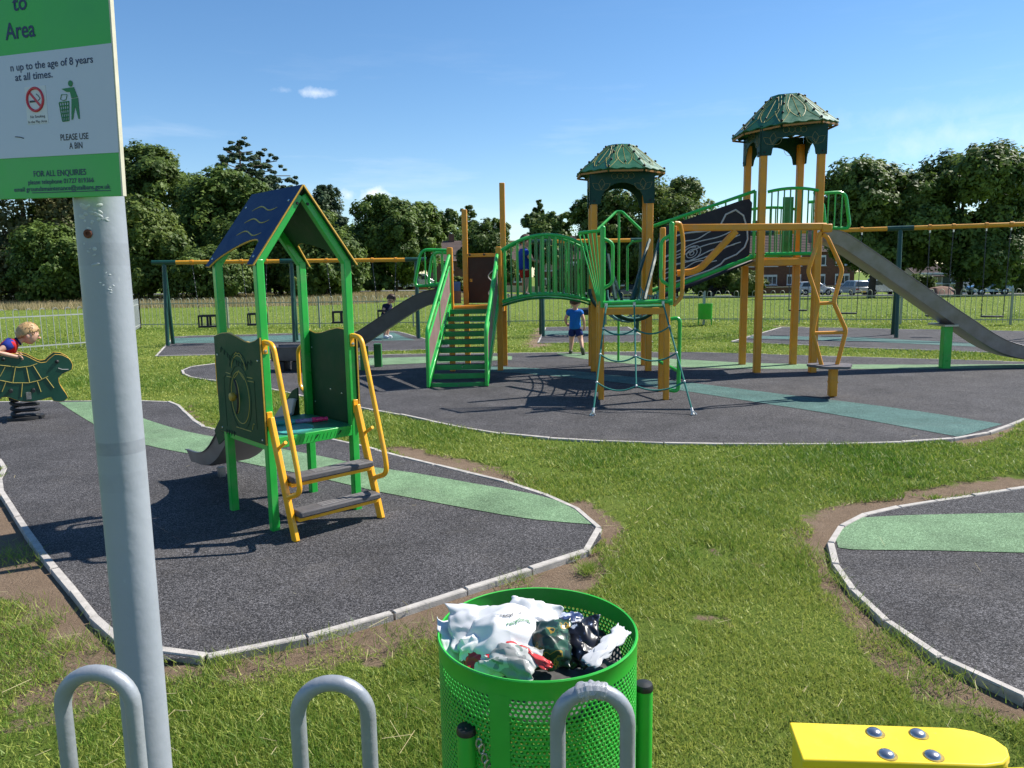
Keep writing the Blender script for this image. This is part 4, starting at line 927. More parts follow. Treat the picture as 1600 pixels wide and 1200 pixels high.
# ---- stairs
B0, B1 = Vector((-1.205, 10.70, 0)), Vector((-.365, 10.76, 0)); T0, T1 = Vector((-1.01, 12.56, SZ)), Vector((-.215, 12.54, SZ))
stf = MB(); stf.bar(B0+Vector((0, 0, .05)), T0, .04, .11); stf.bar(B1+Vector((0, 0, .05)), T1, .04, .11)
stair = stf.build('staircase', GREEN, cf, bevel=.006)
NT = 10
TREADB = M('black_tread', (.014, .014, .018), .7, var=.2, scale=20, bump=.3, bscale=200)
STEPG = M('stair_green_plate', (.015, .27, .060), .42, var=.2, scale=6, bump=.25, bscale=150)
for k in range(NT):
    t = (k+.35)/NT; a = B0.lerp(T0, t); b = B1.lerp(T1, t); z = (k+.55)*SZ/NT
    d = (b-a).normalized(); a = a+d*.02; b = b-d*.02; f_ = Vector((-d.y, d.x, 0)); dp = .19
    a.z = b.z = z; vs = [a, b, b+f_*dp, a+f_*dp]
    m_ = MB().add([p+Vector((0, 0, -.012)) for p in vs]+vs, [(3, 2, 1, 0), (4, 5, 6, 7), (0, 1, 5, 4), (1, 2, 6, 5), (2, 3, 7, 6), (3, 0, 4, 7)])
    tt = m_.build('tread', TREADB, stair, smooth=0)
    q = [a-f_*.004+Vector((0, 0, .004)), b-f_*.004+Vector((0, 0, .004)), b+f_*.012+Vector((0, 0, .004)), a+f_*.012+Vector((0, 0, .004))]; dn_ = Vector((0, 0, -.078))
    MB().add([p+dn_ for p in q]+q, [(3, 2, 1, 0), (4, 5, 6, 7), (0, 1, 5, 4), (1, 2, 6, 5), (2, 3, 7, 6), (3, 0, 4, 7)]).build('riser', STEPG, stair, bevel=.003)
    if k % 2 == 0: MB().ball(a.lerp(b, .5)+Vector((0, -.004, -.03)), .010, 8, 5).build('tread_bolt', CHROME, stair)
for s_, (P, Q) in enumerate(((B0, T0), (B1, T1))):
    up = .84; hr_ = rtube([P+Vector((0, 0, .02)), P+Vector((0, .02, up)), Q+Vector((0, .02, up))], .028, .08, 10).build('stair_rail', GREEN, cf)
    MB().tube([P.lerp(Q, .02)+Vector((0, 0, .22)), Q+Vector((0, 0, .22))], .017, 8).build('lower_rail', GREEN, hr_)
    MB().tube([P.lerp(Q, .02)+Vector((0, 0, .66)), Q+Vector((0, 0, .66))], .017, 8).build('upper_rail', GREEN, hr_)
    for t in (.5, 1.0): c = P.lerp(Q, t); MB().tube([c+Vector((0, 0, .0)), c+Vector((0, 0, up))], .018, 8).build('baluster', GREEN, hr_)
    L0 = P.lerp(Q, .03); L1 = P.lerp(Q, .985); ox = Vector((.0, 0, 0))
    vs = [L0+Vector((0, 0, .23)), L1+Vector((0, 0, .23)), L1+Vector((0, 0, .65)), L0+Vector((0, 0, .65))]
    dn = (L1-L0).cross(Vector((0, 0, 1))).normalized()*.007
    MB().add([v-dn for v in vs]+[v+dn for v in vs], [(3, 2, 1, 0), (4, 5, 6, 7), (0, 1, 5, 4), (1, 2, 6, 5), (2, 3, 7, 6), (3, 0, 4, 7)]).build('rail_board', HMAUVE if s_ == 0 else HMAUVE, hr_)
    if s_ == 1:
        sq = MB()
        for k in range(9):
            c = L0.lerp(L1, .12+.09*k)+Vector((-.009, 0, .30+.06*(k % 3))); dd = (L1-L0).normalized()
            sq.tube([c, c+dd*.04+Vector((0, 0, .05)), c+dd*.09+Vector((0, 0, -.01)), c+dd*.12+Vector((0, 0, .06))], .005, 5)
        sq.build('engraving', LINEG, hr_)
# ---- left slide towards -X
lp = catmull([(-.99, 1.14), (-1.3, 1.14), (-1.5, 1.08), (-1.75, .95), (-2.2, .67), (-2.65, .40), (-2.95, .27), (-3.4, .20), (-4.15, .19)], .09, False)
sl1 = chute([tuple(p) for p in lp], .48, .24, .012, lambda s_, w2, z: (s_, 13.08+w2, z+.0), 'slide', M('slide_steel_shaded', (.11, .105, .11), .45, .4, var=.2, scale=5), cf)  # darker steel colour carries the shade on the chute's inner side
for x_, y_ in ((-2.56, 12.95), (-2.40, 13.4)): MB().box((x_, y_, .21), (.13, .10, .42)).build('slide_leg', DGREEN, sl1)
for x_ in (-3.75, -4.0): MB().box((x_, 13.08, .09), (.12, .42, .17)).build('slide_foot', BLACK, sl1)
def guard(parent, side, x0, x1, y, z0, z1):
    """tubular guard beside a slide mouth"""
    g = rtube([(x0, y, z1-.02), (x0+(x1-x0)*.80, y, z1), (x1, y, z0+.06), (x1-(x1-x0)*.06, y, z0), (x0, y, z0+.02)], .026, .13, 10).build('slide_guard', GREEN, parent)
    for t in (.22, .46, .70): x = x0+(x1-x0)*t; MB().tube([(x, y, z0+.015), (x, y, z1-.012)], .012, 8).build('guard_bar', GREEN, g)
    return g
guard(cf, -1, -1.0, -1.62, 12.80, 1.44, 2.05); guard(cf, -1, -1.0, -1.45, 13.36, 1.46, 2.02)
MB().box((-1.3, 13.08, 1.45), (.5, .54, .03)).build('slide_hood', DGREEN, cf)
# ---- arched bridge
L1F, R1F, R1B, L1B = (1.36, 12.30), (2.25, 12.26), (2.31, 13.0), (1.40, 13.05); LZ = 1.16
xa, xb = -.14, 1.33
def archz(x): t = (x-xa)/(xb-xa); return 4*t*(1-t)
for yb in (12.45, 13.12):
    top = [(x, yb, 2.0+.245*archz(x)) for x in np.linspace(xa, xb, 22)]; bot = [(x, yb, 1.155+.125*archz(x)) for x in np.linspace(xa, xb, 22)]
    rl = MB().tube(top, .028, 10).build('bridge_rail', GREEN, cf); MB().tube(bot, .028, 10).build('bridge_sill', GREEN, rl)
    for k in range(14):
        x = xa+.05+k*(xb-xa-.1)/13; MB().tube([(x, yb, 1.16+.125*archz(x)), (x, yb, 2.0+.245*archz(x))], .0155 if k % 2 else .021, 8).build('baluster', DGREEN if k % 2 else GREEN, rl)
pl = MB(); 
brd = MB().add([(x, y, 1.11+.125*archz(x)) for x in np.linspace(xa, xb, 12) for y in (12.50, 13.08)], [(2*i, 2*i+2, 2*i+3, 2*i+1) for i in range(11)]).build('bridge_deck', DGREEN, cf, smooth=60)
brd.modifiers.new('t', 'SOLIDIFY').thickness = .03
# ---- roofed towers
def roof(cx, cy, ze, zt, half, pf, pr_, pb, plf, zarch, archdrop, tilt=0.0, rot0=22.5):
    """eight-sided cap of boards over four arched fascia boards"""
    R0, R1 = half/math.cos(PI/8), half*.30/math.cos(PI/8)
    rootp = None
    for k in range(8):
        a0 = rad(rot0+45*k); a1 = rad(rot0+45*(k+1))
        e0 = Vector((cx+R0*math.cos(a0), cy+R0*math.sin(a0), ze)); e1 = Vector((cx+R0*math.cos(a1), cy+R0*math.sin(a1), ze))
        t0 = Vector((cx+R1*math.cos(a0), cy+R1*math.sin(a0), zt)); t1 = Vector((cx+R1*math.cos(a1), cy+R1*math.sin(a1), zt))
        for p_ in (e0, e1, t0, t1): p_.z += tilt*(p_.x-cx)
        mid = (e0+e1)/2; tm = (t0+t1)/2; ey = (tm-mid).normalized(); exx = (e1-e0).normalized(); Lh = (tm-mid).length; hw = (e1-e0).length/2; tw = (t1-t0).length/2
        nn = exx.cross(ey).normalized()
        lo = [(-hw+2*hw*i/12, .016*math.sin(i*PI/2*1.0+.6)-.012) for i in range(13)]
        ol = [(-hw, 0)]+lo[1:-1]+[(hw, 0), (tw, Lh), (-tw, Lh)]
        pn = MB().prism(ol, mid+nn*.004, exx, ey, .018).build('roof_board', HROOF, cf)
        li = MB(); o_ = mid+nn*.0145
        def P(a, b): return o_+exx*(a*(hw+(tw-hw)*b))+ey*(b*Lh)
        li.tube([P(0, .12+.1*i) for i in range(9)], .004, 4)
        for sg in (-1, 1):
            li.tube([P(sg*(.12+.52*math.sin(PI*i/10)), .14+.82*i/10) for i in range(11)], .004, 4)
            li.tube([P(sg*(.95-.5*i/8), .02+.42*i/8) for i in range(9)], .0035, 4)
            li.tube([P(sg*(.62+.2*math.sin(i/8*PI)), .3+.65*i/8) for i in range(9)], .003, 4)
        li.build('leaf_line', LINE, pn)
        for b in (.06, .34, .65, .93):
            MB().ball(e0.lerp(t0, b)+nn*.018, .021, 8, 6).build('roof_knob', BLACK, pn)
        for b, q in ((.25, .0), (.9, .0)): MB().ball(P(q, b), .018, 8, 6).build('roof_knob', BLACK, pn)
        MB().bar(e0.lerp(e1, .04)+Vector((0, 0, -.03))-nn*.01, e0.lerp(e1, .96)+Vector((0, 0, -.03))-nn*.01, .022, .026).build('eave_batten', M('eave_brown', (.33, .15, .03), .6, var=.2), pn)
    MB().lathe([(R1*1.02, zt-.01), (R1*.98, zt+.012), (0, zt+.02)], (cx, cy, 0), 8).build('roof_cap', HROOF, cf)
    cor = [pf[0], pf[1], pf[2], pf[3]]
    for i in range(4):
        a = Vector((*cor[i], 0)); b = Vector((*cor[(i+1) % 4], 0)); c0 = Vector((sum(p[0] for p in cor)/4, sum(p[1] for p in cor)/4, 0))
        exx = (b-a).normalized(); w = (b-a).length; outn = ((a+b)/2-c0).normalized(); off = outn*(PWD/2+.012)
        e = .05; ol = [(-e, zarch), (-e, ze-.02), (w+e, ze-.02), (w+e, zarch), (w-.10, zarch)]
        for k in range(17):
            an = PI*k/16; ol.append((w/2+(w/2-.11)*math.cos(an), zarch+.04+archdrop*math.sin(an)))
        ol += [(.10, zarch)]
        fb = MB().prism(ol, a+off, exx, (0, 0, 1), .018).build('arched_fascia', HTEAL, cf)
        li = MB(); oo = a+off+outn*.011
        for cx_ in (.11, w-.11):
            for an in (-.9, .1, 1.0):
                ct = Vector((cx_, ze-.30)); dr = Vector((math.sin(an)*(1 if cx_ < w/2 else -1), math.cos(an))); pd = Vector((-dr.y, dr.x))
                li.tube([oo+exx*(ct+dr*(.17*t)+pd*(.045*math.sin(PI*t))).x+Vector((0, 0, (ct+dr*(.17*t)+pd*(.045*math.sin(PI*t))).y)) for t in np.linspace(0, 1, 8)]+[oo+exx*(ct+dr*(.17*t)-pd*(.045*math.sin(PI*t))).x+Vector((0, 0, (ct+dr*(.17*t)-pd*(.045*math.sin(PI*t))).y)) for t in np.linspace(1, 0, 8)], .0035, 4)
        for k in range(4): 
            ct = (w*.36+k*w*.1, ze-.09); li.tube([oo+exx*(ct[0]+.045*math.cos(q))+Vector((0, 0, ct[1]+.045*math.sin(q))) for q in np.linspace(0, 2*PI, 11)[:-1]], .003, 4, closed=True)
        li.build('leaf_engraving', M('engraved_ochre', (.20, .18, .09), .6, var=.2, scale=30), fb)
        for x_ in (0.0, w):
            MB().lathe([(.018, 0), (.014, .012), (0, .015)], a+exx*x_+off+outn*.009+Vector((0, 0, zarch+.05)), 8, ax=outn).build('bolt', BLACK, fb)
# left tower
tl = [L1F, R1F, R1B, L1B]
for p in tl: post(*p, 3.12, .10)
roof(1.83, 12.66, 3.22, 3.65, .685, tl, 0, 0, 0, 2.70, .29)
dkL = MB().prism(tl, (0, 0, LZ-.02), (1, 0, 0), (0, 1, 0), .04).build('tower_deck', DGREEN, cf)
for i in range(4): MB().bar((*tl[i], LZ-.07), (*tl[(i+1) % 4], LZ-.07), .05, .09).build('deck_beam', ORANGE, dkL)
# climbing pole behind it with its peaked head frame
px_, py_ = 1.935, 13.5
pol = MB().tube([(px_, py_, 0), (px_, py_, 2.68)], .022, 10).build('climbing_pole', GREEN, cf)
rtube([(1.45, 13.06, 2.30), (px_-.05, py_, 2.68), (px_+.05, py_, 2.68), (2.36, 13.02, 2.22)], .024, .12, 10).build('pole_head', GREEN, pol)
MB().tube([(2.02, 13.06, 1.3), (2.02, 13.06, 2.05), (2.10, 13.06, 2.14), (2.3, 13.06, 2.16)], .02, 8).build('grab_rail', GREEN, cf)
# right tower
tr_ = [(3.90, 11.83), (4.75, 11.74), (4.83, 12.78), (3.99, 12.88)]; RZ = 1.81
for p in tr_: post(*p, 3.66, .105)
roof(4.37, 12.30, 3.80, 4.30, .735, tr_, 0, 0, 0, 3.34, .25, tilt=.085)
dkR = MB().prism(tr_, (0, 0, RZ-.02), (1, 0, 0), (0, 1, 0), .04).build('tower_deck', ORANGE, cf)
for i in range(4): MB().bar((*tr_[i], RZ-.075), (*tr_[(i+1) % 4], RZ-.075), .05, .10).build('deck_beam', ORANGE, dkR, bevel=.006)
def barrier(a, b, z0, z1, n, bulge=0.0, nm='barrier'):
    a = Vector((*a, 0)); b = Vector((*b, 0)); d = b-a; o_ = Vector((d.y, -d.x, 0)).normalized()
    f = lambda t: a+d*t+o_*bulge*4*t*(1-t)
    r_ = MB().tube([f(t)+Vector((0, 0, z1+.04*4*t*(1-t))) for t in np.linspace(0, 1, 12)], .024, 8).build(nm, GREEN, cf)
    MB().tube([f(t)+Vector((0, 0, z0)) for t in np.linspace(0, 1, 8)], .028, 8).build('bottom_rail', GREEN, r_)
    for k in range(n): t = (k+.7)/(n+.4); MB().tube([f(t)+Vector((0, 0, z0)), f(t)+Vector((0, 0, z1+.02))], .011, 6).build('baluster', DGREEN, r_)
barrier((3.96, 11.76), (4.70, 11.67), 1.86, 2.80, 8, .05); barrier((3.98, 12.95), (4.82, 12.86), 1.86, 2.62, 9)
MB().box((4.66, 12.80, 2.32), (.18, .02, 1.0)).build('play_panel', DGREEN, cf, bevel=.008)
MB().box((4.735, 11.66, 2.24), (.055, .006, .14)).build('white_tag', WHITE, cf)
# sloping ramp with log pattern board
ra, rb = Vector((2.36, 12.20, 0)), Vector((3.84, 11.98, 0))
for yo in (0.0, .74):
    o_ = Vector((0, yo, 0)); top = MB().tube([ra+o_+Vector((0, 0, 2.36)), rb+o_+Vector((0, 0, 2.84))], .026, 8).build('ramp_handrail', GREEN, cf)
    MB().tube([ra+o_+Vector((0, 0, 1.27)), rb+o_+Vector((0, 0, 1.83))], .034, 8).build('ramp_sill', GREEN, top)
    for t in (.30, .56, .84): c = ra.lerp(rb, t)+o_; MB().tube([c+Vector((0, 0, 1.27+.56*t)), c+Vector((0, 0, 2.36+.48*t))], .014, 6).build('baluster', GREEN, top)
    MB().tube([rb+o_+Vector((0, 0, 1.8)), rb+o_+Vector((0, 0, 2.84))], .024, 8).build('ramp_upright', GREEN, top)
ramp = MB().add([tuple(ra+Vector((0, 0, 1.18))), tuple(rb+Vector((0, 0, 1.78))), tuple(rb+Vector((0, .74, 1.78))), tuple(ra+Vector((0, .74, 1.18)))], [(0, 1, 2, 3)]).build('ramp_deck', HBLACK, cf)
ramp.modifiers.new('t', 'SOLIDIFY').thickness = .03
dr = (rb-ra).normalized(); Lr = (rb-ra).length
ol = [(.02, 1.34), (.02, 2.22), (.10, 2.32), (Lr-.22, 2.70), (Lr-.10, 2.72), (Lr-.05, 2.66), (Lr-.07, 1.86), (Lr-.14, 1.81)]
lg = MB().prism(ol, ra+Vector((0, -.03, 0)), dr, (0, 0, 1), .018).build('log_pattern_board', HBLACK, cf)
gl = MB(); LP = lambda a, b: ra+Vector((0, -.041, 0))+dr*(a*Lr)+Vector((0, 0, 1.34+.50*a+b*.86))
gl.tube([LP(.02+.62*t, .80+.06*math.sin(t*5)) for t in np.linspace(0, 1, 12)]+[LP(.70, .93), LP(.80, .95), LP(.88, .80), LP(.92, .55), LP(.93, .35), LP(.90, .22), LP(.82, .14), LP(.70, .12), LP(.66, .06), LP(.55, .02), LP(.1, .02)], .014, 5)
for j, b in enumerate((.12, .22, .34, .47, .58, .68, .30, .52)):
    a0 = .03+.05*(j % 3); a1 = (.62, .5, .80, .85, .82, .55, .86, .4)[j]
    gl.tube([LP(a0+(a1-a0)*t, b+.025*math.sin(t*9+j)+.02*t) for t in np.linspace(0, 1, 14)], .0095, 5)
for r_ in (.02, .05, .085): gl.tube([LP(.36+r_*1.1*math.cos(q), .44+r_*1.5*math.sin(q)) for q in np.linspace(0, 2*PI, 15)[:-1]], .007, 5, closed=True)
gl.build('wood_grain_line', LINEG, lg)
# right slide towards +X
rp = catmull([(4.86, 2.02), (5.0, 2.02), (5.16, 1.96), (5.4, 1.81), (6.2, 1.27), (6.97, .74), (7.2, .59), (7.5, .39), (7.8, .23), (8.15, .13), (8.7, .10)], .09, False)
sl2 = chute([tuple(p) for p in rp], .50, .21, .012, lambda s_, w2, z: (s_, 12.17+w2-(s_-4.86)*.03, z+.02), 'slide', STEELD, cf)
MB().box((6.98, 11.98, .35), (.135, .12, .70)).build('slide_leg', GREEN, sl2, bevel=.01); MB().box((6.98, 12.1, .70), (.22, .5, .03)).build('leg_plate', STEEL, sl2)
guard(cf, 1, 4.86, 5.30, 11.90, 2.24, 2.80); guard(cf, 1, 4.86, 5.16, 12.46, 2.20, 2.72)
# ---- front net deck
n4 = [(1.14, 9.48), (1.95, 9.38), (2.02, 10.06), (1.19, 10.14)]; NZ = 1.19
for p, z in zip(n4, (1.26, 1.26, 2.19, 2.1)): post(*p, z, .07)
dkN = MB().prism(n4, (0, 0, NZ-.02), (1, 0, 0), (0, 1, 0), .04).build('net_deck', DGREEN, cf)
for i in range(4): MB().bar((*n4[i], NZ-.06), (*n4[(i+1) % 4], NZ-.06), .05, .085).build('deck_beam', ORANGE, dkN, bevel=.005)
y0 = 9.42
frn = rtube([(1.155, y0+.02, 1.18), (1.155, y0+.02, 2.15)], .032, .05, 12).build('entry_upright', GREEN, cf)
rtube([(1.99, y0-.06, 1.2), (1.99, y0-.06, 2.19)], .032, .05, 12).build('entry_upright', GREEN, cf)
for x_, yv in ((1.155, y0+.02), (1.99, y0-.06)): MB().ball((x_, yv, 2.16 if x_ < 1.5 else 2.19), .032, 10, 6).build('upright_cap', GREEN, frn)
MB().tube([(1.15, y0-.02, 1.235), (2.0, y0-.09, 1.25)], .028, 10).build('sill_rail', GREEN, cf)
rtube([(1.16, y0+.01, 2.03), (1.275, y0, 1.98), (1.275, y0, 1.48), (1.16, y0+.01, 1.42)], .022, .08, 10).build('grab_loop', GREEN, frn)
rtube([(1.99, y0-.06, 2.06), (1.865, y0-.05, 2.0), (1.865, y0-.05, 1.50), (1.99, y0-.06, 1.44)], .022, .08, 10).build('grab_loop', GREEN, frn)
fan = rtube([(1.155, y0+.02, 2.13), (.88, y0+.30, 2.12), (.90, y0+.34, 2.09)], .020, .03, 8).build('fan_barrier', GREEN, cf)
for k in range(6): t = k/5; MB().tube([(1.13-.25*t, y0+.05+.25*t, 2.12), (1.145-.04*t, y0+.03+.04*t, 1.22)], .0085, 6).build('fan_bar', M('fan_bar_green', (.03, .40, .07), .35), fan)
orl = rtube([(2.03, y0-.04, 2.20), (2.10, y0-.02, 2.20), (2.145, y0-.0, 2.02), (2.145, y0, 1.30), (2.03, y0-.04, 1.20)], .026, .10, 10).build('orange_loop', ORANGE, cf)
MB().box((2.06, y0+.12, 1.70), (.05, .05, .95)).build('loop_upright', ORANGE, orl, bevel=.006)
# net tunnel between net deck and left tower
tun = MB(); Yn0, Yn1 = 10.12, 12.24; xc, R_ = 1.66, .36
def ringp(Y, q): s_ = 4*((Y-Yn0)/(Yn1-Yn0))*(1-(Y-Yn0)/(Yn1-Yn0)); return (xc+.09*(Y-Yn0)/(Yn1-Yn0)+R_*math.cos(q), Y, 1.36-.10*s_+R_*1.02*math.sin(q))
for Y in np.linspace(Yn0, Yn1, 9): tun.tube([ringp(Y, q) for q in np.linspace(-PI*1.02, .02*PI, 15)], .011, 5)
for q in np.linspace(-PI, 0, 9): tun.tube([ringp(Y, q) for Y in np.linspace(Yn0, Yn1, 10)], .011, 5)
net = tun.build('net_tunnel', M('net_rope', (.10, .24, .24), .8, var=.3, scale=60), cf)
for p0, p1, Ya, Yb in (((986, 470), (1014, 376), 11.0, 12.1), ((1006, 470), (1031, 372), 10.5, 11.6), ((972, 470), (944, 390), 11.2, 12.1), ((962, 470), (950, 400), 10.5, 11.4)):
    a = at(*p0, Ya); b = at(*p1, Yb); br_ = MB().bar(a, b, .03, .085, up=(0, 1, 0)).build('net_strut', HTEAL, net)
    for t in (.05, .35, .65, .95): MB().ball(a.lerp(b, t)+Vector((0, -.045, .0)), .015, 6, 5).build('strut_bolt', CHROME, br_)
for Y in (Yn0+.02, Yn1-.02): MB().tube([(xc+(R_+.02)*math.cos(q), Y, 1.36+(R_+.02)*math.sin(q)) for q in np.linspace(-PI, 0, 17)], .03, 8).build('net_ring', HTEAL, net)
# climbing net in front
tops = [at(947, 478, 9.36), at(991, 476, 9.33), at(1036, 474, 9.30)]; feet = [at(926, 651, 8.36), None, at(1084, 651, 8.30)]
midp = at(994, 603, 8.62)
cn = MB(); rows = (.22, .46, .71)
def lerp3(a, b, t): return Vector(a).lerp(Vector(b), t)
ropeL = [lerp3(tops[0], feet[0], t) for t in np.linspace(0, 1, 12)]; ropeR = [lerp3(tops[2], feet[2], t) for t in np.linspace(0, 1, 12)]
cn.tube(ropeL, .011, 7); cn.tube(ropeR, .011, 7); cn.tube([tops[1], lerp3(tops[1], midp, .5), midp], .010, 7)
for t in rows:
    a = lerp3(tops[0], feet[0], t); b = lerp3(tops[2], feet[2], t); c = lerp3(tops[1], midp, min(1, t/.71))
    for p, q in ((a, c), (c, b)): cn.tube([p.lerp(q, u)+Vector((0, 0, -.075*4*u*(1-u))) for u in np.linspace(0, 1, 11)], .010, 7)
climb = cn.build('climbing_net', ROPE, cf)
fer = M('rope_ferrule', (.55, .56, .55), .4, .3)
for p in tops: MB().lathe([(.018, -.03), (.018, .03)], p, 8).build('rope_ferrule', fer, climb)
for f_, t_ in ((feet[0], tops[0]), (feet[2], tops[2])):
    MB().tube([f_, f_.lerp(t_, .07)], .016, 8).build('rope_anchor', fer, climb); MB().tube([(f_.x-.03, f_.y, .012), (f_.x, f_.y, .05), (f_.x+.03, f_.y, .012)], .010, 6).build('ground_shackle', CHROME, climb)
for t in rows:
    for a, b in ((tops[0], feet[0]), (tops[2], feet[2]), (tops[1], midp)):
        tt = t if b is not midp else min(1, t/.71); MB().ball(lerp3(a, b, tt), .017, 8, 6).build('rope_knot', fer, climb)
# green ladder loop at the right of the net deck
gl_ = rtube([(1.99, y0+.02, .12), (2.12, y0+.02, .10), (2.12, y0+.0, 1.04), (1.99, y0+.02, 1.02)], .025, .13, 10).build('ladder_loop', GREEN, cf)
MB().tube([(1.99, y0+.6, .42), (2.12, y0, .36)], .022, 8).build('ladder_rung', GREEN, gl_)
# orange traverse beam with zigzag climber on its pod
bl, br = at(1050, 356, 9.62), at(1291, 354, 9.40)
bm_ = MB().bar(bl, br, .08, .085).build('traverse_beam', ORANGE, cf, bevel=.014)
MB().tube(fillet([at(1150, 361, 9.52), at(1090, 424, 9.58), at(1058, 427, 9.62)], .12), .044, 10).build('traverse_brace', ORANGE, bm_)
MB().box((br.x, br.y, br.z-.02), (.12, .10, .10)).build('beam_end', ORANGE, bm_, bevel=.012)
ZC = lambda cx_, cy_: at(1030+cx_/4, 330+cy_/4, 9.40)
z1 = MB().tube(fillet([ZC(1010, 130), ZC(930, 375), ZC(995, 570), ZC(960, 760), ZC(1015, 965)], .05, 3), .026, 10).build('zigzag_tube', ORANGE, cf)
MB().tube(fillet([ZC(1020, 145), ZC(1050, 160), ZC(1145, 365), ZC(1090, 570), ZC(1168, 745), ZC(1110, 965)], .05, 3), .026, 10).build('zigzag_tube', ORANGE, cf)
MB().tube([ZC(990, 577), ZC(1095, 572)], .022, 8).build('zigzag_rung', ORANGE, z1); MB().tube([ZC(962, 762), ZC(1160, 757)], .022, 8).build('zigzag_rung', ORANGE, z1)
pc = gp(1300, 620.8); pz_ = .405
star = []
for k in range(40):
    a = 2*PI*k/40; r_ = .255+.022*math.sin(a*5+.6)+.012*math.sin(a*3); star.append((r_*math.cos(a), r_*math.sin(a)))
pod = MB().prism(star, (pc[0]-.03, pc[1], pz_), (1, 0, 0), (0, 1, 0), .03).build('stepping_pod', M('pod_grey', (.10, .09, .095), .6, var=.2), cf)
MB().box((pc[0], pc[1], pz_/2), (.095, .095, pz_-.03)).build('pod_post', ORANGE, pod, bevel=.012)
MB().box((pc[0]+.0, pc[1], .20), (.10, .10, .02)).build('pod_collar', ORANGE, pod)
# ------------------------------------------------------------------ swings
def swing_frame(name, label, pts, z, spread, legmat=TEALP, r=.05):
    c = sum((Vector((*p, 0)) for p in pts), Vector())/len(pts)
    t = thing(name, label, 'swing set', (c.x, c.y, 0))
    a, b = Vector((*pts[0], z)), Vector((*pts[-1], z)); d = (b-a).normalized(); n_ = Vector((-d.y, d.x, 0))
    MB().tube([a-d*.12, b+d*.12], r, 14).build('beam', M('swing_beam_yellow', (.66, .30, .015), .4, var=.1, scale=2), t)
    for i, p in enumerate(pts):
        q = Vector((*p, z))
        for sg in (-1, 1):
            MB().tube([q+Vector((0, 0, -.02)), Vector((p[0], p[1], 0))+n_*sg*spread], r*.95, 12).build('leg', legmat, t)
        MB().tube([q-d*.28, q+d*.28], r*1.18, 14).build('beam_joint', legmat, t)
    return t, a, b
def hang(ppx, a, b):
    """point on the beam a-b seen at photo column ppx"""
    best = min(np.linspace(0, 1, 600), key=lambda t: abs(800+FPX*((Vector(a).lerp(b, t)-Vector((0, 0, CAMH))).dot(Vector(_R)))/((Vector(a).lerp(b, t)-Vector((0, 0, CAMH))).dot(Vector(_f)))-ppx))
    return Vector(a).lerp(b, best)
def chain(p, q, parent, nm='chain', lw=.016):
    p = Vector(p); q = Vector(q); L_ = (q-p).length; n = int(L_/.055); d = (q-p).normalized(); u = d.orthogonal().normalized(); w = d.cross(u); mb = MB()
    for k in range(n):
        c = p.lerp(q, (k+.5)/n); e = u if k % 2 else w; hl = L_/n*.62
        mb.tube([c+d*hl*math.cos(s)+e*lw*.6*math.sin(s) for s in np.linspace(0, 2*PI, 7)[:-1]], lw*.30, 4, closed=True)
    return mb.build(nm, CHAIN, parent, smooth=0)
def seat_flat(label, c, top, d, n_, zs, tilt=0.0, group='flat swing seats on the right frame'):
    t = thing('flat_swing', label, 'swing', (c.x, c.y, 0), 0, group)
    o = Vector((c.x, c.y, zs))+n_*tilt
    R = Matrix((d, n_, Vector((0, 0, 1)))).transposed()
    MB().box(o, (.44, .17, .035), R).build('seat', BLACK, t, bevel=.012)
    for sg in (-1, 1):
        tp = Vector((c.x, c.y, top-.06))+d*sg*.24; ch_ = chain(o+d*sg*.215+Vector((0, 0, .01)), tp, t)
        MB().lathe([(.07, -.03), (.07, .03)], tp+Vector((0, 0, .06)), 12, ax=d).build('hanger', M('hanger_orange', (.62, .26, .015), .4), t)
        MB().box(tp+Vector((0, 0, -.03)), (.03, .03, .07)).build('shackle', CHROME, t)
    return t
def seat_cradle(label, c, top, d, n_, zs, tilt=0.0):
    t = thing('cradle_swing', label, 'swing', (c.x, c.y, 0), 0, 'cradle swing seats on the left frame')
    o = Vector((c.x, c.y, zs))+n_*tilt; R = Matrix((d, n_, Vector((0, 0, 1)))).transposed(); w = .42; h = .27
    MB().box(o, (w+.08, .20, .045), R).build('seat', BLACK, t, bevel=.01)
    fr_ = MB()
    for yo in (-.15, .15):
        for sg in (-1, 1): fr_.box(o+d*sg*w/2+n_*yo+Vector((0, 0, h/2)), (.035, .03, h), R)
        fr_.box(o+n_*yo+Vector((0, 0, h)), (w+.03, .035, .045), R); fr_.box(o+n_*yo+Vector((0, 0, h/2)), (.05, .03, h), R)
    for sg in (-1, 1): fr_.box(o+d*sg*w/2+Vector((0, 0, h)), (.035, .32, .04), R)
    fr_.build('safety_cage', BLACK, t)
    for sg in (-1, 1):
        tp = Vector((c.x, c.y, top-.06))+d*sg*.30; chain(o+d*sg*w/2+Vector((0, 0, h)), tp, t)
        MB().lathe([(.066, -.03), (.066, .03)], tp+Vector((0, 0, .06)), 12, ax=d).build('hanger', M('hanger_orange', (.62, .26, .015), .4), t)
    return t
ZL = 2.04
sw1, a1_, b1_ = swing_frame('swing_set', 'yellow beamed toddler swing frame on dark green legs at left', [(-8.55, 18.75), (-5.55, 19.25), (-2.45, 19.75)], ZL, .24)
d1 = (b1_-a1_).normalized(); n1 = Vector((-d1.y, d1.x, 0))
for px, zz, lb_ in ((320, .44, 'black cradle swing seat nearest the left end post'), (397, .46, 'black cradle swing seat second from the left end post'), (529, .46, 'black cradle swing seat between playhouse posts, third from left'), (600, .47, 'black cradle swing seat beside the boy in navy')):
    c = hang(px, a1_, b1_); seat_cradle(lb_, c, ZL, d1, n1, zz, tilt=.0 if px != 600 else -.1)
ZRr = 2.55
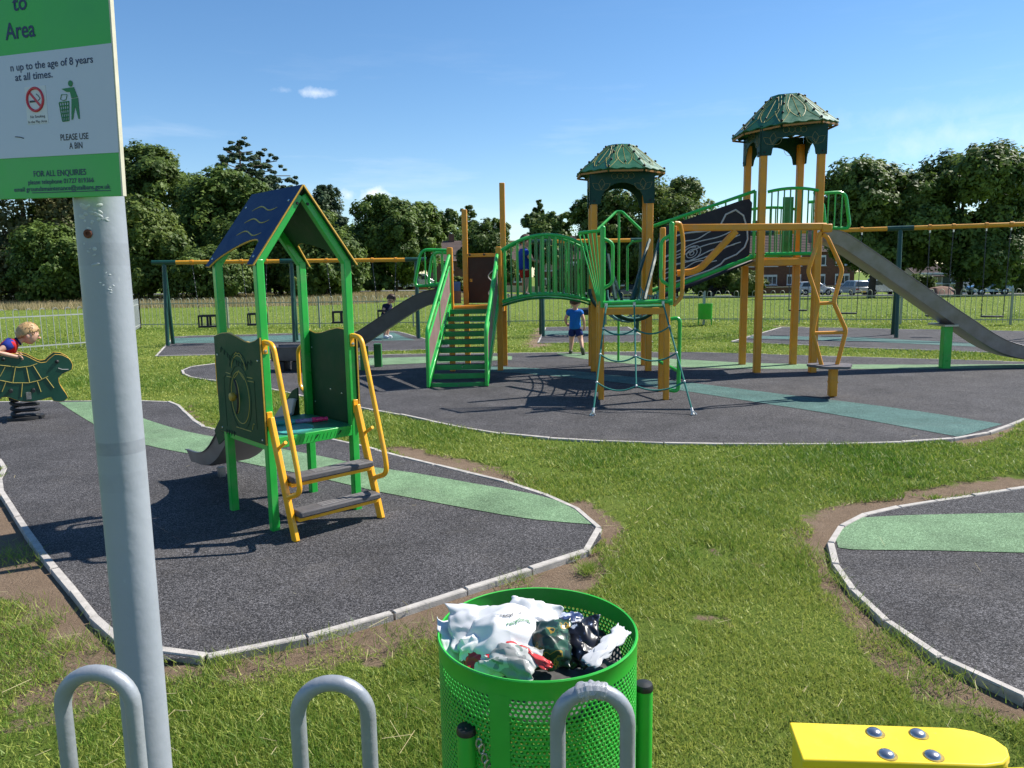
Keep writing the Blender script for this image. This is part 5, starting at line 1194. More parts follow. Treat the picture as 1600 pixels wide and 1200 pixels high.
sw2, a2_, b2_ = swing_frame('swing_set', 'tall yellow beamed swing frame on dark legs at right', [(6.35, 19.15), (9.22, 17.98), (12.1, 16.8)], ZRr, .46)
d2 = (b2_-a2_).normalized(); n2 = Vector((-d2.y, d2.x, 0))
for px, zz, lb_ in ((1251, .62, 'flat black swing seat left of the zigzag climber'), (1330, .55, 'flat black swing seat right of the zigzag climber'), (1472, .50, 'flat black swing seat half hidden by the right slide'), (1561, .49, 'flat black swing seat nearest the right edge')):
    seat_flat(lb_, hang(px, a2_, b2_), ZRr, d2, n2, zz)
ZN = 2.46
sw3, a3_, b3_ = swing_frame('swing_set', 'basket swing frame with dark legs behind the arched bridge', [(.82, 19.94), (3.46, 20.05)], ZN, .42)
bs = thing('basket_swing', 'black round basket swing hanging behind the arched bridge', 'swing', (2.05, 20.0, 0))
bsk = MB().tube([(2.05+.52*math.cos(q), 20.0+.52*math.sin(q), .62) for q in np.linspace(0, 2*PI, 33)[:-1]], .075, 8, closed=True).build('padded_ring', BLACK, bs)
nm_ = MB()
for k in range(9): q = -.45+.1125*k; w_ = math.sqrt(max(.01, .5**2-q*q)); nm_.tube([(2.05+q, 20-w_, .60), (2.05+q, 20, .54), (2.05+q, 20+w_, .60)], .012, 5); nm_.tube([(2.05-w_, 20+q, .60), (2.05, 20+q, .54), (2.05+w_, 20+q, .60)], .012, 5)
nm_.build('seat_net', BLACK, bs)
for sx in (-1, 1):
    for sy in (-1, 1): chain((2.05+.4*sx, 20+.36*sy, .66), (2.05+.48*sx, 20, ZN-.05), bs)

# ------------------------------------------------------------------ perimeter fences
def bow_fence(label, pts, h=1.0, pitch=.27, postgap=2.75, mat=FENCEG):
    t = thing('bow_top_fence', label, 'fence', (pts[0][0], pts[0][1], 0))
    bars = MB()
    for i in range(len(pts)-1):
        a = Vector((*pts[i], 0)); b = Vector((*pts[i+1], 0)); L_ = (b-a).length; d = (b-a)/L_; n = int(L_/pitch)
        for z in (h-.17, .14): MB().bar(a+Vector((0, 0, z)), b+Vector((0, 0, z)), .012, .028).build('rail', mat, t)
        for k in range(n):
            c = a+d*(k+.5)*L_/n; w = pitch*.225
            ps = [c-d*w+Vector((0, 0, .05)), c-d*w+Vector((0, 0, h-w))]+[c-d*w*math.cos(q)+Vector((0, 0, h-w+w*1.15*math.sin(q))) for q in np.linspace(0, PI, 6)[1:-1]]+[c+d*w+Vector((0, 0, h-w)), c+d*w+Vector((0, 0, .05))]
            bars.tube(ps, .0075, 4)
        m = max(1, int(L_/postgap))
        for k in range(m+1):
            if k == m and i < len(pts)-2: continue
            c = a+d*L_*k/m; MB().box((c.x, c.y, (h+.02)/2), (.05, .05, h+.02)).build('fence_post', mat, t)
    tag(bars.build('hoops', mat, t, smooth=0), kind='stuff')
    return t
bow_fence('pale grey bow top fence behind the turtle rocker at left', [(-13.4, 14.3), (-11.49, 16.75), (-10.0, 18.75), (-12.6, 25.5)])
bow_fence('long far bow top fence running across behind the swings', [(-12.6, 25.5), (-6.25, 24.5), (6.11, 23.7), (14.07, 21.1), (20.5, 18.6)], mat=M('fence_weathered', (.33, .35, .27), .6, .2, var=.2, scale=2))

# far litter bin by the fence
fb = thing('litter_bin', 'small green litter bin on legs by the far fence', 'bin', (5.87, 22.7, 0))
MB().lathe([(.20, .20), (.21, .22), (.215, .64), (.225, .66), (.20, .66), (.195, .24), (0, .23)], (5.87, 22.7, 0), 20).build('drum', BING, fb)
for sx in (-1, 1): MB().box((5.87+sx*.2, 22.7, .12), (.03, .03, .25)).build('leg', BING, fb)
MB().box((5.87, 22.86, .5), (.05, .05, 1.0)).build('post', GALV, fb)

# ------------------------------------------------------------------ turtle spring rocker
SX, SY = -5.80, 8.74
tu = thing('turtle_rocker', 'dark green turtle shaped spring rocker ridden by the toddler', 'rocker', (SX, SY, 0))
TE = Vector((.833, .553, 0)); TN = Vector((.553, -.833, 0)); TC = Vector((SX, SY, 0))
def TP(px, py):
    d = Vector(ray(px, py)); o_ = Vector((0, 0, CAMH)); t_ = (TC+TN*.17-o_).dot(TN)/d.dot(TN); p = o_+d*t_; return ((p-TC).dot(TE), p.z)
def TW(a, z, off): return TC+TE*a+TN*off+Vector((0, 0, z))
outl = [(112, 577), (113, 570), (107, 560), (97, 555), (86, 554), (78, 560), (72, 566), (64, 567), (52, 562), (40, 556), (25, 553), (12, 553), (0, 557), (-14, 563), (-28, 572), (-36, 584), (-42, 598), (-50, 604), (-52, 612), (-40, 615), (-24, 612), (-20, 622), (-16, 626), (-2, 626), (3, 620), (12, 620), (30, 626), (48, 627), (66, 624), (80, 620), (84, 626), (100, 626), (106, 621), (102, 614), (96, 606), (92, 598), (91, 590), (97, 584), (108, 579)]
pts = catmull(np.array([TP(*p) for p in outl]), .04)
TG = M('turtle_green_board', (.008, .065, .040), .38, var=.12, scale=4)
for yo in (.17, -.17):
    pn = MB().prism([tuple(p) for p in pts], TC+TN*yo, TE, (0, 0, 1), .018).build('side_panel', TG, tu)
    tl_ = MB(); Yf = yo+(.0115 if yo > 0 else -.0115)
    def T3(px, py): a = TP(px, py); return TW(a[0], a[1], Yf)
    for ln in ([(-36, 584), (-10, 592), (20, 598), (45, 598), (62, 594), (75, 588)], [(-20, 568), (5, 571), (30, 574), (47, 572), (58, 568)], [(8, 573), (0, 588)], [(24, 574), (20, 597)], [(41, 573), (46, 597)], [(52, 571), (65, 592)], [(9, 597), (3, 612)], [(35, 598), (33, 620)], [(58, 595), (64, 612)], [(72, 590), (84, 606)]): tl_.tube([T3(*p) for p in ln], .0045, 5)
    tl_.build('shell_line', LINE, pn); MB().tube([T3(91, 575), (T3(97, 577)), T3(107, 577)], .004, 5).build('mouth', LINEG, pn)
    MB().tube([TW(p[0], p[1], yo) for p in pts], .0058, 5, closed=True).build('panel_edge', EDGEY, pn)
    for p in ((5, 561), (89, 565), (17, 610), (52, 609)): q = TP(*p); MB().ball(TW(q[0], q[1], Yf), .022, 8, 6).build('bolt_cap', BLACK, pn)
    if yo > 0: q = TP(45, 618); MB().box(TW(q[0], q[1], Yf), (.05, .008, .085), Matrix((TE, -TN, Vector((0, 0, 1)))).transposed()).build('label_plate', CHROME, pn)
RT = Matrix((TE, -TN, Vector((0, 0, 1)))).transposed()
for p in ((5, 561), (89, 565), (52, 609), (17, 610)): q = TP(*p); w_ = .30 if p[1] > 600 else .19; MB().tube([TW(q[0], q[1], -w_), TW(q[0], q[1], w_)], .018, 10).build('cross_bar', BLACK, tu)
MB().box(TW(0, .56, 0), (.34, .30, .03), RT).build('seat', BLACK, tu, bevel=.01)
sp = MB(); sp.tube([TW(.03+.135*math.cos(q), .04+.225*q/(2*PI*3.4), .135*math.sin(q)) for q in np.linspace(0, 2*PI*3.4, 70)], .019, 8); sp.build('spring', BLACK, tu)
MB().box(TW(.03, .265, 0), (.30, .30, .03), RT).build('spring_plate', BLACK, tu); MB().lathe([(.19, .012), (.19, .04), (.16, .045), (0, .046)], TW(.03, 0, 0), 20).build('base_plate', BLACK, tu)

# ------------------------------------------------------------------ people
def skin(name, chains, mat, parent, subs=2, smooth=True):
    idx = {}; vs = []; rs = []; es = []
    for ch_ in chains:
        prev = None
        for (x, y, z, r) in ch_:
            k = (round(x, 4), round(y, 4), round(z, 4))
            if k not in idx: idx[k] = len(vs); vs.append((x, y, z)); rs.append(r)
            if prev is not None and prev != idx[k]: es.append((prev, idx[k]))
            prev = idx[k]
    me = bpy.data.meshes.new(name); me.from_pydata(vs, es, []); o = bpy.data.objects.new(name, me); COL.objects.link(o); o.parent = parent
    m = o.modifiers.new('skin', 'SKIN'); m.use_smooth_shade = True; m.branch_smoothing = .4
    if not me.skin_vertices: 
        bmx = bmesh.new(); bmx.from_mesh(me); bmx.verts.layers.skin.verify(); bmx.to_mesh(me); bmx.free()
    for i, sv in enumerate(me.skin_vertices[0].data): sv.radius = (rs[i], rs[i]); sv.use_root = (i == 0)
    s_ = o.modifiers.new('sub', 'SUBSURF'); s_.levels = subs; s_.render_levels = subs
    me.materials.append(mat); ORG[o.name] = (0, 0, 0)
    return o
SKIN = M('skin', (.62, .36, .26), .5, var=.06, scale=12, spec=.3)
def person(label, loc, rotz, H, J, shirt, shorts, hair, shoe, sleeve=.5, sleevecol=None, sock=None, yoke=None, hs=1.10, group=None):
    """J: joints in units of height, local frame faces +Y"""
    t = thing('person', label, 'person', loc, rotz, group, local=True)
    def S_(p, r): return (p[0]*H, p[1]*H, p[2]*H, r*H*1.12)
    def lp(a, b, k): return tuple(a[i]+(b[i]-a[i])*k for i in range(3))
    ch_ = []
    hd = Vector(J['head']); nk = Vector(J['neck']); ax = Vector(J.get('hup', hd-nk)).normalized()
    he = [tuple(nk), tuple(nk.lerp(hd, .38)), tuple(hd-ax*.045*hs), tuple(hd), tuple(hd+ax*.055*hs), tuple(hd+ax*.085*hs)]
    ch_.append([S_(J['pelvis'], .075), S_(lp(J['pelvis'], J['chest'], .5), .074), S_(J['chest'], .082), S_(he[0], .040), S_(he[1], .036), S_(he[2], .066*hs), S_(he[3], .084*hs), S_(he[4], .073*hs), S_(he[5], .036*hs)])
    for s in 'LR':
        ch_.append([S_(J['chest'], .082), S_(J['sh'+s], .037), S_(J['el'+s], .026), S_(J['wr'+s], .019), S_(J['ha'+s], .020)])
        ch_.append([S_(J['pelvis'], .075), S_(J['hi'+s], .062), S_(lp(J['hi'+s], J['kn'+s], .5), .052), S_(J['kn'+s], .040), S_(lp(J['kn'+s], J['an'+s], .35), .039), S_(J['an'+s], .023), S_(J['to'+s], .022)])
    body = skin('body', ch_, SKIN, t)
    # clothes
    a, b = J['pelvis'], J['chest']
    sc = [[S_(lp(a, b, -.30), .100), S_(lp(a, b, -.12), .102), S_(lp(a, b, .2), .100), S_(lp(a, b, .6), .100), S_(b, .102), S_(lp(b, J['neck'], .8), .052)]]
    sh = skin('shirt', sc+[[S_(b, .102), S_(J['sh'+s], .054), S_(lp(J['sh'+s], J['el'+s], sleeve), .050)] for s in 'LR'], shirt, t)
    if sleevecol is not None:
        for s in 'LR': skin('sleeve', [[S_(lp(b, J['sh'+s], .62), .060), S_(J['sh'+s], .058), S_(lp(J['sh'+s], J['el'+s], sleeve+.06), .049)]], sleevecol, sh)
    if yoke is not None: skin('collar', [[S_(lp(b, J['neck'], .62), .062), S_(lp(b, J['neck'], 1.05), .050)]], yoke, sh)
    skin('shorts', [[S_(lp(a, b, .16), .086), S_(a, .090)]]+[[S_(a, .090), S_(J['hi'+s], .073), S_(lp(J['hi'+s], J['kn'+s], .82), .062)] for s in 'LR'], shorts, t)
    # hair cap over the skull, rougher at the edge
    R = Vector((0, 0, 1)).rotation_difference(ax).to_matrix(); f = R @ Vector((0, 1, 0))
    vs = []; fs_ = []; nu, nv = 22, 12
    for i in range(nv+1):
        for j in range(nu):
            ph = 2*PI*j/nu; fr_ = math.cos(ph-PI/2)                 # +1 at the brow, -1 at the nape
            lim = 1.55-.45*max(0, fr_)+.75*max(0, -fr_)+.10*mnoise.noise(Vector((j*1.7, 3, H)))
            th = lim*i/nv; q = Vector((math.sin(th)*math.cos(ph)*.084, math.sin(th)*math.sin(ph)*.092+(-.004), math.cos(th)*.100+.014))*hs
            q *= 1.03+.07*mnoise.noise(Vector((j*.9, i*1.1, H*9)))
            vs.append((hd+R @ q)*H)
    for i in range(nv):
        for j in range(nu): fs_.append((i*nu+j, (i+1)*nu+j, (i+1)*nu+(j+1) % nu, i*nu+(j+1) % nu))
    hb = MB().add(vs, fs_).build('hair', hair, t, smooth=80); hb.modifiers.new('t', 'SOLIDIFY').thickness = .006
    hl_ = MB()
    for k in range(260):
        ph = kr.uniform(0, 2*PI); th = kr.uniform(.0, 1.7); q = Vector((math.sin(th)*math.cos(ph)*.083, math.sin(th)*math.sin(ph)*.091-.004, math.cos(th)*.102+.014))*hs; tg = Vector((kr.uniform(-.5, .5), kr.uniform(-.2, .8), kr.uniform(-1, -.1)))*.028
        if q.y > .05 and q.z < .04: continue
        hl_.tube([(hd+R @ q)*H, (hd+R @ (q*1.05+tg*.5))*H, (hd+R @ (q*1.03+tg))*H], .0022*H, 4, rr=[.004*H, .004*H, .0008*H])
    hl_.build('hair_locks', hair, hb)
    fw = MB().ball((hd+R @ Vector((0, .088, -.012))*hs)*H, (.012*H, .016*H, .014*H), 8, 6); fw.build('nose', SKIN, body)
    for sx in (-1, 1):
        MB().ball((hd+R @ Vector((sx*.030, .079, .006))*hs)*H, .009*H, 8, 6).build('eye', M('eye_dark', (.03, .03, .035), .2), body)
        MB().ball((hd+R @ Vector((sx*.084, -.004, -.008))*hs)*H, (.009*H, .016*H, .022*H), 8, 6).build('ear', SKIN, body)
    MB().ball((hd+R @ Vector((0, .079, -.042))*hs)*H, (.020*H, .008*H, .005*H), 8, 5).build('mouth', M('lip', (.45, .16, .14), .5), body)
    for s in 'LR':
        w0, h0 = Vector(J['wr'+s]), Vector(J['ha'+s]); d = (h0-w0).normalized(); sd2 = d.orthogonal().normalized(); up2 = d.cross(sd2)
        hm = MB()
        for k, (o_, ln) in enumerate(((-.017, .034), (-.006, .042), (.005, .040), (.015, .032))):
            p0 = h0+sd2*o_; p1 = p0+d*ln*.5+up2*.006; p2 = p0+d*ln*.8+up2*.024; hm.tube([tuple((h0-d*.01+sd2*o_*.8)*H), tuple(p0*H), tuple(p1*H), tuple(p2*H)], .0065*H, 6)
        hm.tube([tuple((h0-d*.022+sd2*.012)*H), tuple((h0-d*.004+sd2*.028)*H), tuple((h0+d*.014+sd2*.030+up2*.012)*H)], .0068*H, 6)
        hm.build('fingers', SKIN, body)
        an, to = Vector(J['an'+s]), Vector(J['to'+s]); dv = (to-an); ln = dv.length; dv.normalize()
        yx = Vector((0, 0, 1)).rotation_difference(Vector((0, 0, 1))); c = (an.lerp(to, .55))*H
        q = Vector((0, 1, 0)).rotation_difference(dv).to_matrix()
        so_ = MB().ball(c+q @ Vector((0, 0, -.004*H)), (.036*H, .078*H, .034*H), 14, 8, q); so_.box(c+q @ Vector((0, 0, -.028*H)), (.06*H, .142*H, .014*H), q); so_.build('shoe', shoe, t, bevel=.004)
        if sock is not None: skin('sock', [[S_(tuple(an.lerp(Vector(J['kn'+s]), .06)), .030), S_(tuple(an.lerp(Vector(J['kn'+s]), .22)), .033)]], sock, t)
    return t
CB = lambda n_, c, r=.8: M(n_, c, r, var=.12, scale=9, bump=.4, bscale=30, spec=.2)
base = dict(pelvis=(0, 0, .49), chest=(0, 0, .69), neck=(0, 0, .795), head=(0, .012, .905),
    shL=(-.105, 0, .745), shR=(.105, 0, .745), elL=(-.145, -.02, .60), elR=(.145, -.02, .60), wrL=(-.15, .04, .47), wrR=(.15, .04, .47), haL=(-.15, .06, .43), haR=(.15, .06, .43),
    hiL=(-.052, 0, .46), hiR=(.052, 0, .46), knL=(-.06, .015, .26), knR=(.06, .015, .26), anL=(-.065, -.01, .045), anR=(.065, -.01, .045), toL=(-.075, .075, .03), toR=(.075, .075, .03))
HAIRD = M('brown_hair', (.06, .028, .016), .6, var=.3, scale=60); HAIRB = M('blond_hair', (.40, .25, .11), .55, var=.25, scale=60)
# boy walking away under the bridge
j = dict(base); j.update(elL=(-.17, -.03, .61), wrL=(-.16, .06, .53), haL=(-.15, .10, .51), elR=(.16, -.04, .60), wrR=(.16, .03, .47), haR=(.155, .05, .43),
    knL=(-.07, .06, .265), anL=(-.085, .03, .05), toL=(-.095, .11, .035), knR=(.10, -.02, .27), anR=(.15, -.15, .12), toR=(.165, -.11, .035), head=(.0, .03, .90))
person('boy in bright blue t-shirt and navy shorts walking away under the bridge', (1.28, 15.0, .012), rad(-14), 1.14, j, CB('bright_blue_cotton', (.012, .14, .50)), CB('navy_shorts', (.012, .025, .14)), HAIRD, M('dark_shoe', (.09, .09, .07), .6), sleeve=.55)
# boy on the bridge, seen side on
j = dict(base); j.update(elL=(-.13, .05, .63), wrL=(-.10, .15, .60), haL=(-.09, .19, .60), elR=(.14, .06, .62), wrR=(.11, .16, .58), haR=(.10, .20, .58), head=(0, .03, .90), knL=(-.06, .03, .26), anL=(-.065, .02, .045), toL=(-.07, .11, .03))
person('boy in royal blue top and red shorts standing on the arched bridge', (.235, 12.80, 1.235), rad(-72), 1.02, j, CB('royal_blue_cotton', (.012, .05, .36)), CB('red_shorts', (.36, .022, .018)), HAIRD, M('black_shoe', (.03, .03, .035), .6), sleeve=.75, sock=M('pale_sock', (.5, .5, .5), .9))
# boy bending over the toddler swings
j = dict(base); j.update(chest=(0, .05, .68), neck=(0, .10, .775), head=(0, .165, .865), shL=(-.105, .06, .735), shR=(.105, .06, .735), elL=(-.14, .10, .60), elR=(.15, .06, .60), wrL=(-.10, .20, .55), wrR=(.12, .16, .53), haL=(-.09, .24, .55), haR=(.11, .20, .52), knR=(.07, .05, .26), anR=(.07, .0, .045), toR=(.075, .085, .03))
person('boy in navy top leaning over beyond the left slide', (-3.30, 19.75, .012), rad(-115), 1.17, j, CB('navy_top', (.010, .014, .045)), CB('grey_shorts', (.16, .17, .19)), HAIRD, M('white_trainer', (.6, .62, .66), .6), sleeve=.6)
# toddler on the turtle
j = dict(hup=(0, .22, 1), pelvis=(0, -.11, .39), chest=(0, -.01, .575), neck=(0, .11, .645), head=(0, .195, .70), shL=(-.12, .02, .625), shR=(.12, .02, .625), elL=(-.175, -.10, .53), elR=(.175, -.12, .535), wrL=(-.165, .06, .475), wrR=(.17, .05, .475), haL=(-.16, .10, .465), haR=(.17, .09, .465),
    hiL=(-.055, -.06, .34), hiR=(.055, -.06, .34), knL=(-.10, .14, .33), knR=(.10, .14, .33), anL=(-.12, .17, .12), anR=(.12, .17, .12), toL=(-.125, .25, .10), toR=(.125, .25, .10))
hz_ = at(54, 524, SY).z; Ht = 1.02
person('blond toddler in red and blue shirt leaning forward on the turtle rocker', (TC.x-.06*TE.x, TC.y-.06*TE.y, hz_-.70*Ht), math.atan2(TE.y, TE.x)-PI/2, Ht, j, CB('red_cotton', (.50, .022, .022)), CB('red_trousers', (.42, .02, .02)), HAIRB, M('toddler_shoe', (.5, .08, .08), .6), sleeve=.55, sleevecol=CB('blue_sleeve', (.02, .035, .24)), yoke=CB('navy_collar', (.012, .02, .09)), hs=1.28)
# ------------------------------------------------------------------ trees
def leafcloud(name, lobes, n, leaf, mat, parent, seed, flat=0.0, shell=.55):
    r = np.random.default_rng(seed); lobes = np.array(lobes, float)
    ar = (lobes[:, 3]*lobes[:, 4]+lobes[:, 4]*lobes[:, 5]+lobes[:, 3]*lobes[:, 5]); pr = ar/ar.sum()
    n = int(n*5.2); per = 95; nc = max(6, n//per); li = r.choice(len(lobes), nc, p=pr)
    u = r.normal(size=(nc, 3)); u /= np.linalg.norm(u, axis=1)[:, None]
    rad_ = shell+(1.04-shell)*r.uniform(0, 1, nc)**.6
    cc = lobes[li, :3]+u*lobes[li, 3:]*rad_[:, None]
    sz = np.minimum(lobes[li, 3:].min(1), 2.4)*r.uniform(.26, .52, nc)
    ct = np.clip(r.normal(.42, .2, nc), 0, 1)
    ci = np.repeat(np.arange(nc), per); m = len(ci)
    q = r.normal(size=(m, 3)); q /= np.linalg.norm(q, axis=1)[:, None]; q *= r.uniform(.35, 1, m)[:, None]
    if flat: q[:, 2] *= flat
    p = cc[ci]+q*sz[ci][:, None]
    nrm = u[ci]*.5+q*.6+r.normal(size=(m, 3))*.36+np.array([0, 0, .45]); nrm /= np.linalg.norm(nrm, axis=1)[:, None]
    t = np.cross(nrm, r.normal(size=(m, 3))); t /= np.linalg.norm(t, axis=1)[:, None]; b = np.cross(nrm, t)
    s = .78*leaf*r.uniform(.6, 1.4, m)[:, None]
    v = np.stack([p-t*s-b*s*.45, p+t*s*.9-b*s*.35, p+b*s*.75], 1)
    tint = np.clip(ct[ci]+r.normal(0, .09, m), 0, 1)
    return npmesh(name, v.reshape(-1, 3), np.arange(m*3).reshape(-1, 3), mat, parent, tint)
BARK = M('bark', (.085, .065, .05), .9, var=.4, scale=3, bump=.6, bscale=12)
LF = {'dark': leafmat('leaf_dark', (0.043, 0.081, 0.016), (0.196, 0.277, 0.059), .38), 'mid': leafmat('leaf_mid', (0.052, 0.096, 0.018), (0.195, 0.280, 0.057), .38), 'light': leafmat('leaf_light', (0.060, 0.106, 0.017), (0.222, 0.282, 0.060), .38),
      'conifer': leafmat('leaf_conifer', (0.030, 0.060, 0.030), (0.105, 0.165, 0.068), .2), 'olive': leafmat('leaf_olive', (0.056, 0.069, 0.025), (0.206, 0.206, 0.081), .32)}
tr_rng = random.Random(21)
def tree(name, label, px, ptop, hw, Y, kind, n, leaf, pbase=None, skirt=.0, group='trees around the park', nl=9, cat='tree', lift=.12, shell=.55):
    top = at(px, ptop, Y); x = top.x; gz_ = float(terrain(x, Y)); h = top.z-gz_; w = hw*Y/FPX
    t = thing(name, label, cat, (x, Y, gz_), 0, group, local=True)
    zb = h*lift; rs = tr_rng
    lobes = [(0, 0, (h+zb)/2, w*.78, w*.78, (h-zb)/2*.86)]
    for k in range(nl):
        a = 2*PI*k/nl+rs.uniform(-.4, .4); zz = zb+(h-zb)*rs.uniform(.10, .92); e = math.sqrt(max(.08, 1-((zz-(h+zb)/2)/((h-zb)/2))**2)); rr_ = rs.uniform(.30, .46)*min(w, h*.5)
        d_ = max(0, w*e-rr_*.55); lobes.append((d_*math.cos(a), d_*math.sin(a), min(zz, h-rr_*.75), rr_, rr_, rr_*.85))
    lobes.append((rs.uniform(-.15, .15)*w, 0, h-.30*min(w, h*.4), w*.42, w*.42, .30*min(w, h*.4)))
    leafcloud('crown', lobes, n, leaf, LF[kind], t, rs.randint(0, 9999), shell=shell)
    tr0 = max(.16, h*.024); mb = MB(); mb.tube([(0, 0, -.1), (0, 0, .3), (.02*h, 0, h*.3), (.0, .02*h, h*.6), (0, 0, h*.82)], 1, 9, rr=[tr0*1.4, tr0*1.1, tr0*.85, tr0*.5, tr0*.12])
    for lb_ in lobes[1:8]: mb.tube([(.01*h, 0, h*.28), (lb_[0]*.45, lb_[1]*.45, lb_[2]*.72), (lb_[0]*.85, lb_[1]*.85, lb_[2])], 1, 6, rr=[tr0*.55, tr0*.34, tr0*.1])
    mb.build('trunk', BARK, t)
    return t
def cedar(label, px, ptop, hw, Y):
    top = at(px, ptop, Y); x = top.x; gz_ = float(terrain(x, Y)); h = top.z-gz_; w = hw*Y/FPX
    t = thing('cedar_tree', label, 'tree', (x, Y, gz_), 0, 'trees around the park', local=True); rs = tr_rng; lobes = []; mb = MB()
    mb.tube([(0, 0, -.1), (0, 0, h*.5), (.1, 0, h*.99)], 1, 8, rr=[h*.03, h*.018, .03])
    for k in range(46):
        f = k/45; z = h*(.22+.76*f); rr_ = w*(1-f)**.6*rs.uniform(.55, 1.05)+.55; a = k*2.4+rs.uniform(-.5, .5)
        lobes.append((rr_*.62*math.cos(a), rr_*.62*math.sin(a), z+.1, rr_*.5+.45, rr_*.5+.45, .85))
        mb.tube([(0, 0, z), (rr_*math.cos(a), rr_*math.sin(a), z+.25)], .05, 5)
    mb.build('trunk', BARK, t); leafcloud('crown', lobes, 13000, .19, LF['conifer'], t, 77, flat=.5, shell=.2)
    return t
# left boundary wood
tree('broadleaf_tree', 'olive toned tree at the far left behind the sign', 20, 215, 120, 62, 'olive', 9000, .24, nl=11, lift=.03)
tree('broadleaf_tree', 'shadowy tree between the sign pole and olive tree', 120, 250, 85, 66, 'dark', 7000, .24, lift=.03)
tree('drooping_tree', 'thin topped tree just right of the sign', 196, 232, 34, 74, 'olive', 3200, .20, lift=.2, shell=.4)
tree('broadleaf_tree', 'tall dark leafy tree right of the sign', 250, 230, 78, 72, 'dark', 9500, .24, nl=12, lift=.05)
tree('broadleaf_tree', 'bright green lower tree right of the sign pole', 222, 306, 66, 58, 'light', 8500, .20, nl=11, lift=.02)
tree('broadleaf_tree', 'leafy mid green tree left of the cedar', 335, 262, 76, 66, 'mid', 9500, .23, nl=12, lift=.03)
cedar('dark layered cedar rising above the other trees at left', 372, 222, 105, 80)
cedar('second dark cedar tip beside the tallest cedar', 405, 240, 110, 84)
tree('broadleaf_tree', 'dark tree below the cedar behind the playhouse roof', 430, 305, 75, 64, 'dark', 9000, .22, nl=11, lift=.02)
tree('broadleaf_tree', 'low dark tree seen between the playhouse posts', 505, 352, 62, 62, 'dark', 8000, .20, nl=10, lift=.02)
tree('pine_tree', 'ragged pine showing right of the playhouse roof', 508, 288, 30, 86, 'conifer', 3500, .22, nl=8, lift=.45, shell=.5)
tree('hedge_bush', 'pale green bush under the swing beam by the playhouse', 470, 412, 34, 60, 'light', 4200, .15, nl=8, cat='bush', lift=.0, group='bushes along the park edge')
tree('hedge_bush', 'dark bush at the wood edge left of the playhouse', 330, 385, 70, 57, 'dark', 6500, .18, nl=9, cat='bush', lift=.0, group='bushes along the park edge')
tree('hedge_bush', 'green bush at the wood edge behind the toddler', 85, 352, 70, 56, 'mid', 6500, .18, nl=9, cat='bush', lift=.0, group='bushes along the park edge')
tree('broadleaf_tree', 'large round tree left of the stairs', 612, 303, 68, 78, 'mid', 11000, .24, nl=13, lift=.03)
tree('broadleaf_tree', 'darker tree filling the gap behind the round tree', 555, 352, 40, 84, 'mid', 4500, .24, lift=.02)
# beyond the houses
tree('broadleaf_tree', 'distant tree left of the shorter orange mast', 690, 330, 42, 118, 'mid', 4200, .34)
tree('broadleaf_tree', 'distant narrow tree behind the shorter orange mast', 732, 322, 22, 122, 'dark', 2600, .32)
tree('broadleaf_tree', 'dark tree in front of the roof between the two masts', 762, 344, 42, 86, 'dark', 6000, .24, lift=.10)
tree('poplar_tree', 'distant pointed tree left of the left tower', 843, 313, 11, 125, 'dark', 1600, .34)
tree('broadleaf_tree', 'distant round tree above the bridge', 858, 329, 46, 112, 'mid', 4800, .34)
tree('broadleaf_tree', 'dark tree directly behind the left tower', 950, 300, 56, 90, 'dark', 8000, .27, nl=11, lift=.10)
tree('broadleaf_tree', 'sunlit round tree between the two towers', 1058, 280, 82, 84, 'light', 11000, .25, nl=13, lift=.08)
tree('broadleaf_tree', 'dark low tree under the sloping ramp', 1110, 372, 52, 82, 'dark', 5000, .22, lift=.06)
tree('broadleaf_tree', 'large tree right of the right tower', 1372, 250, 86, 64, 'dark', 12000, .24, nl=14, lift=.17)
tree('broadleaf_tree', 'largest tree at the right edge of the park', 1512, 241, 104, 62, 'dark', 14000, .24, nl=15, lift=.16)
tree('broadleaf_tree', 'tree cut off by the right picture edge', 1665, 280, 85, 66, 'dark', 8000, .26, lift=.15)
tree('hedge_bush', 'clipped pale hedge before the brick house', 1166, 424, 30, 78, 'light', 3500, .16, nl=7, cat='bush', lift=.0, group='bushes along the park edge')
tree('hedge_bush', 'garden bush right of the brick house', 1430, 428, 34, 80, 'mid', 3000, .18, nl=7, cat='bush', lift=.0, group='bushes along the park edge')
tree('hedge_bush', 'garden bush at the foot of the largest right tree', 1590, 425, 40, 80, 'dark', 3500, .18, nl=7, cat='bush', lift=.0, group='bushes along the park edge')
tree('hedge_bush', 'dark garden bush behind the arched bridge', 905, 408, 46, 88, 'dark', 3800, .20, nl=7, cat='bush', lift=.0, group='bushes along the park edge')
tree('hedge_bush', 'yellowish garden hedge before the left house', 715, 433, 34, 90, 'light', 2800, .18, nl=7, cat='bush', lift=.0, group='bushes along the park edge')
tree('broadleaf_tree', 'shaded tree behind the net deck', 1005, 345, 44, 92, 'dark', 5500, .25, lift=.05)

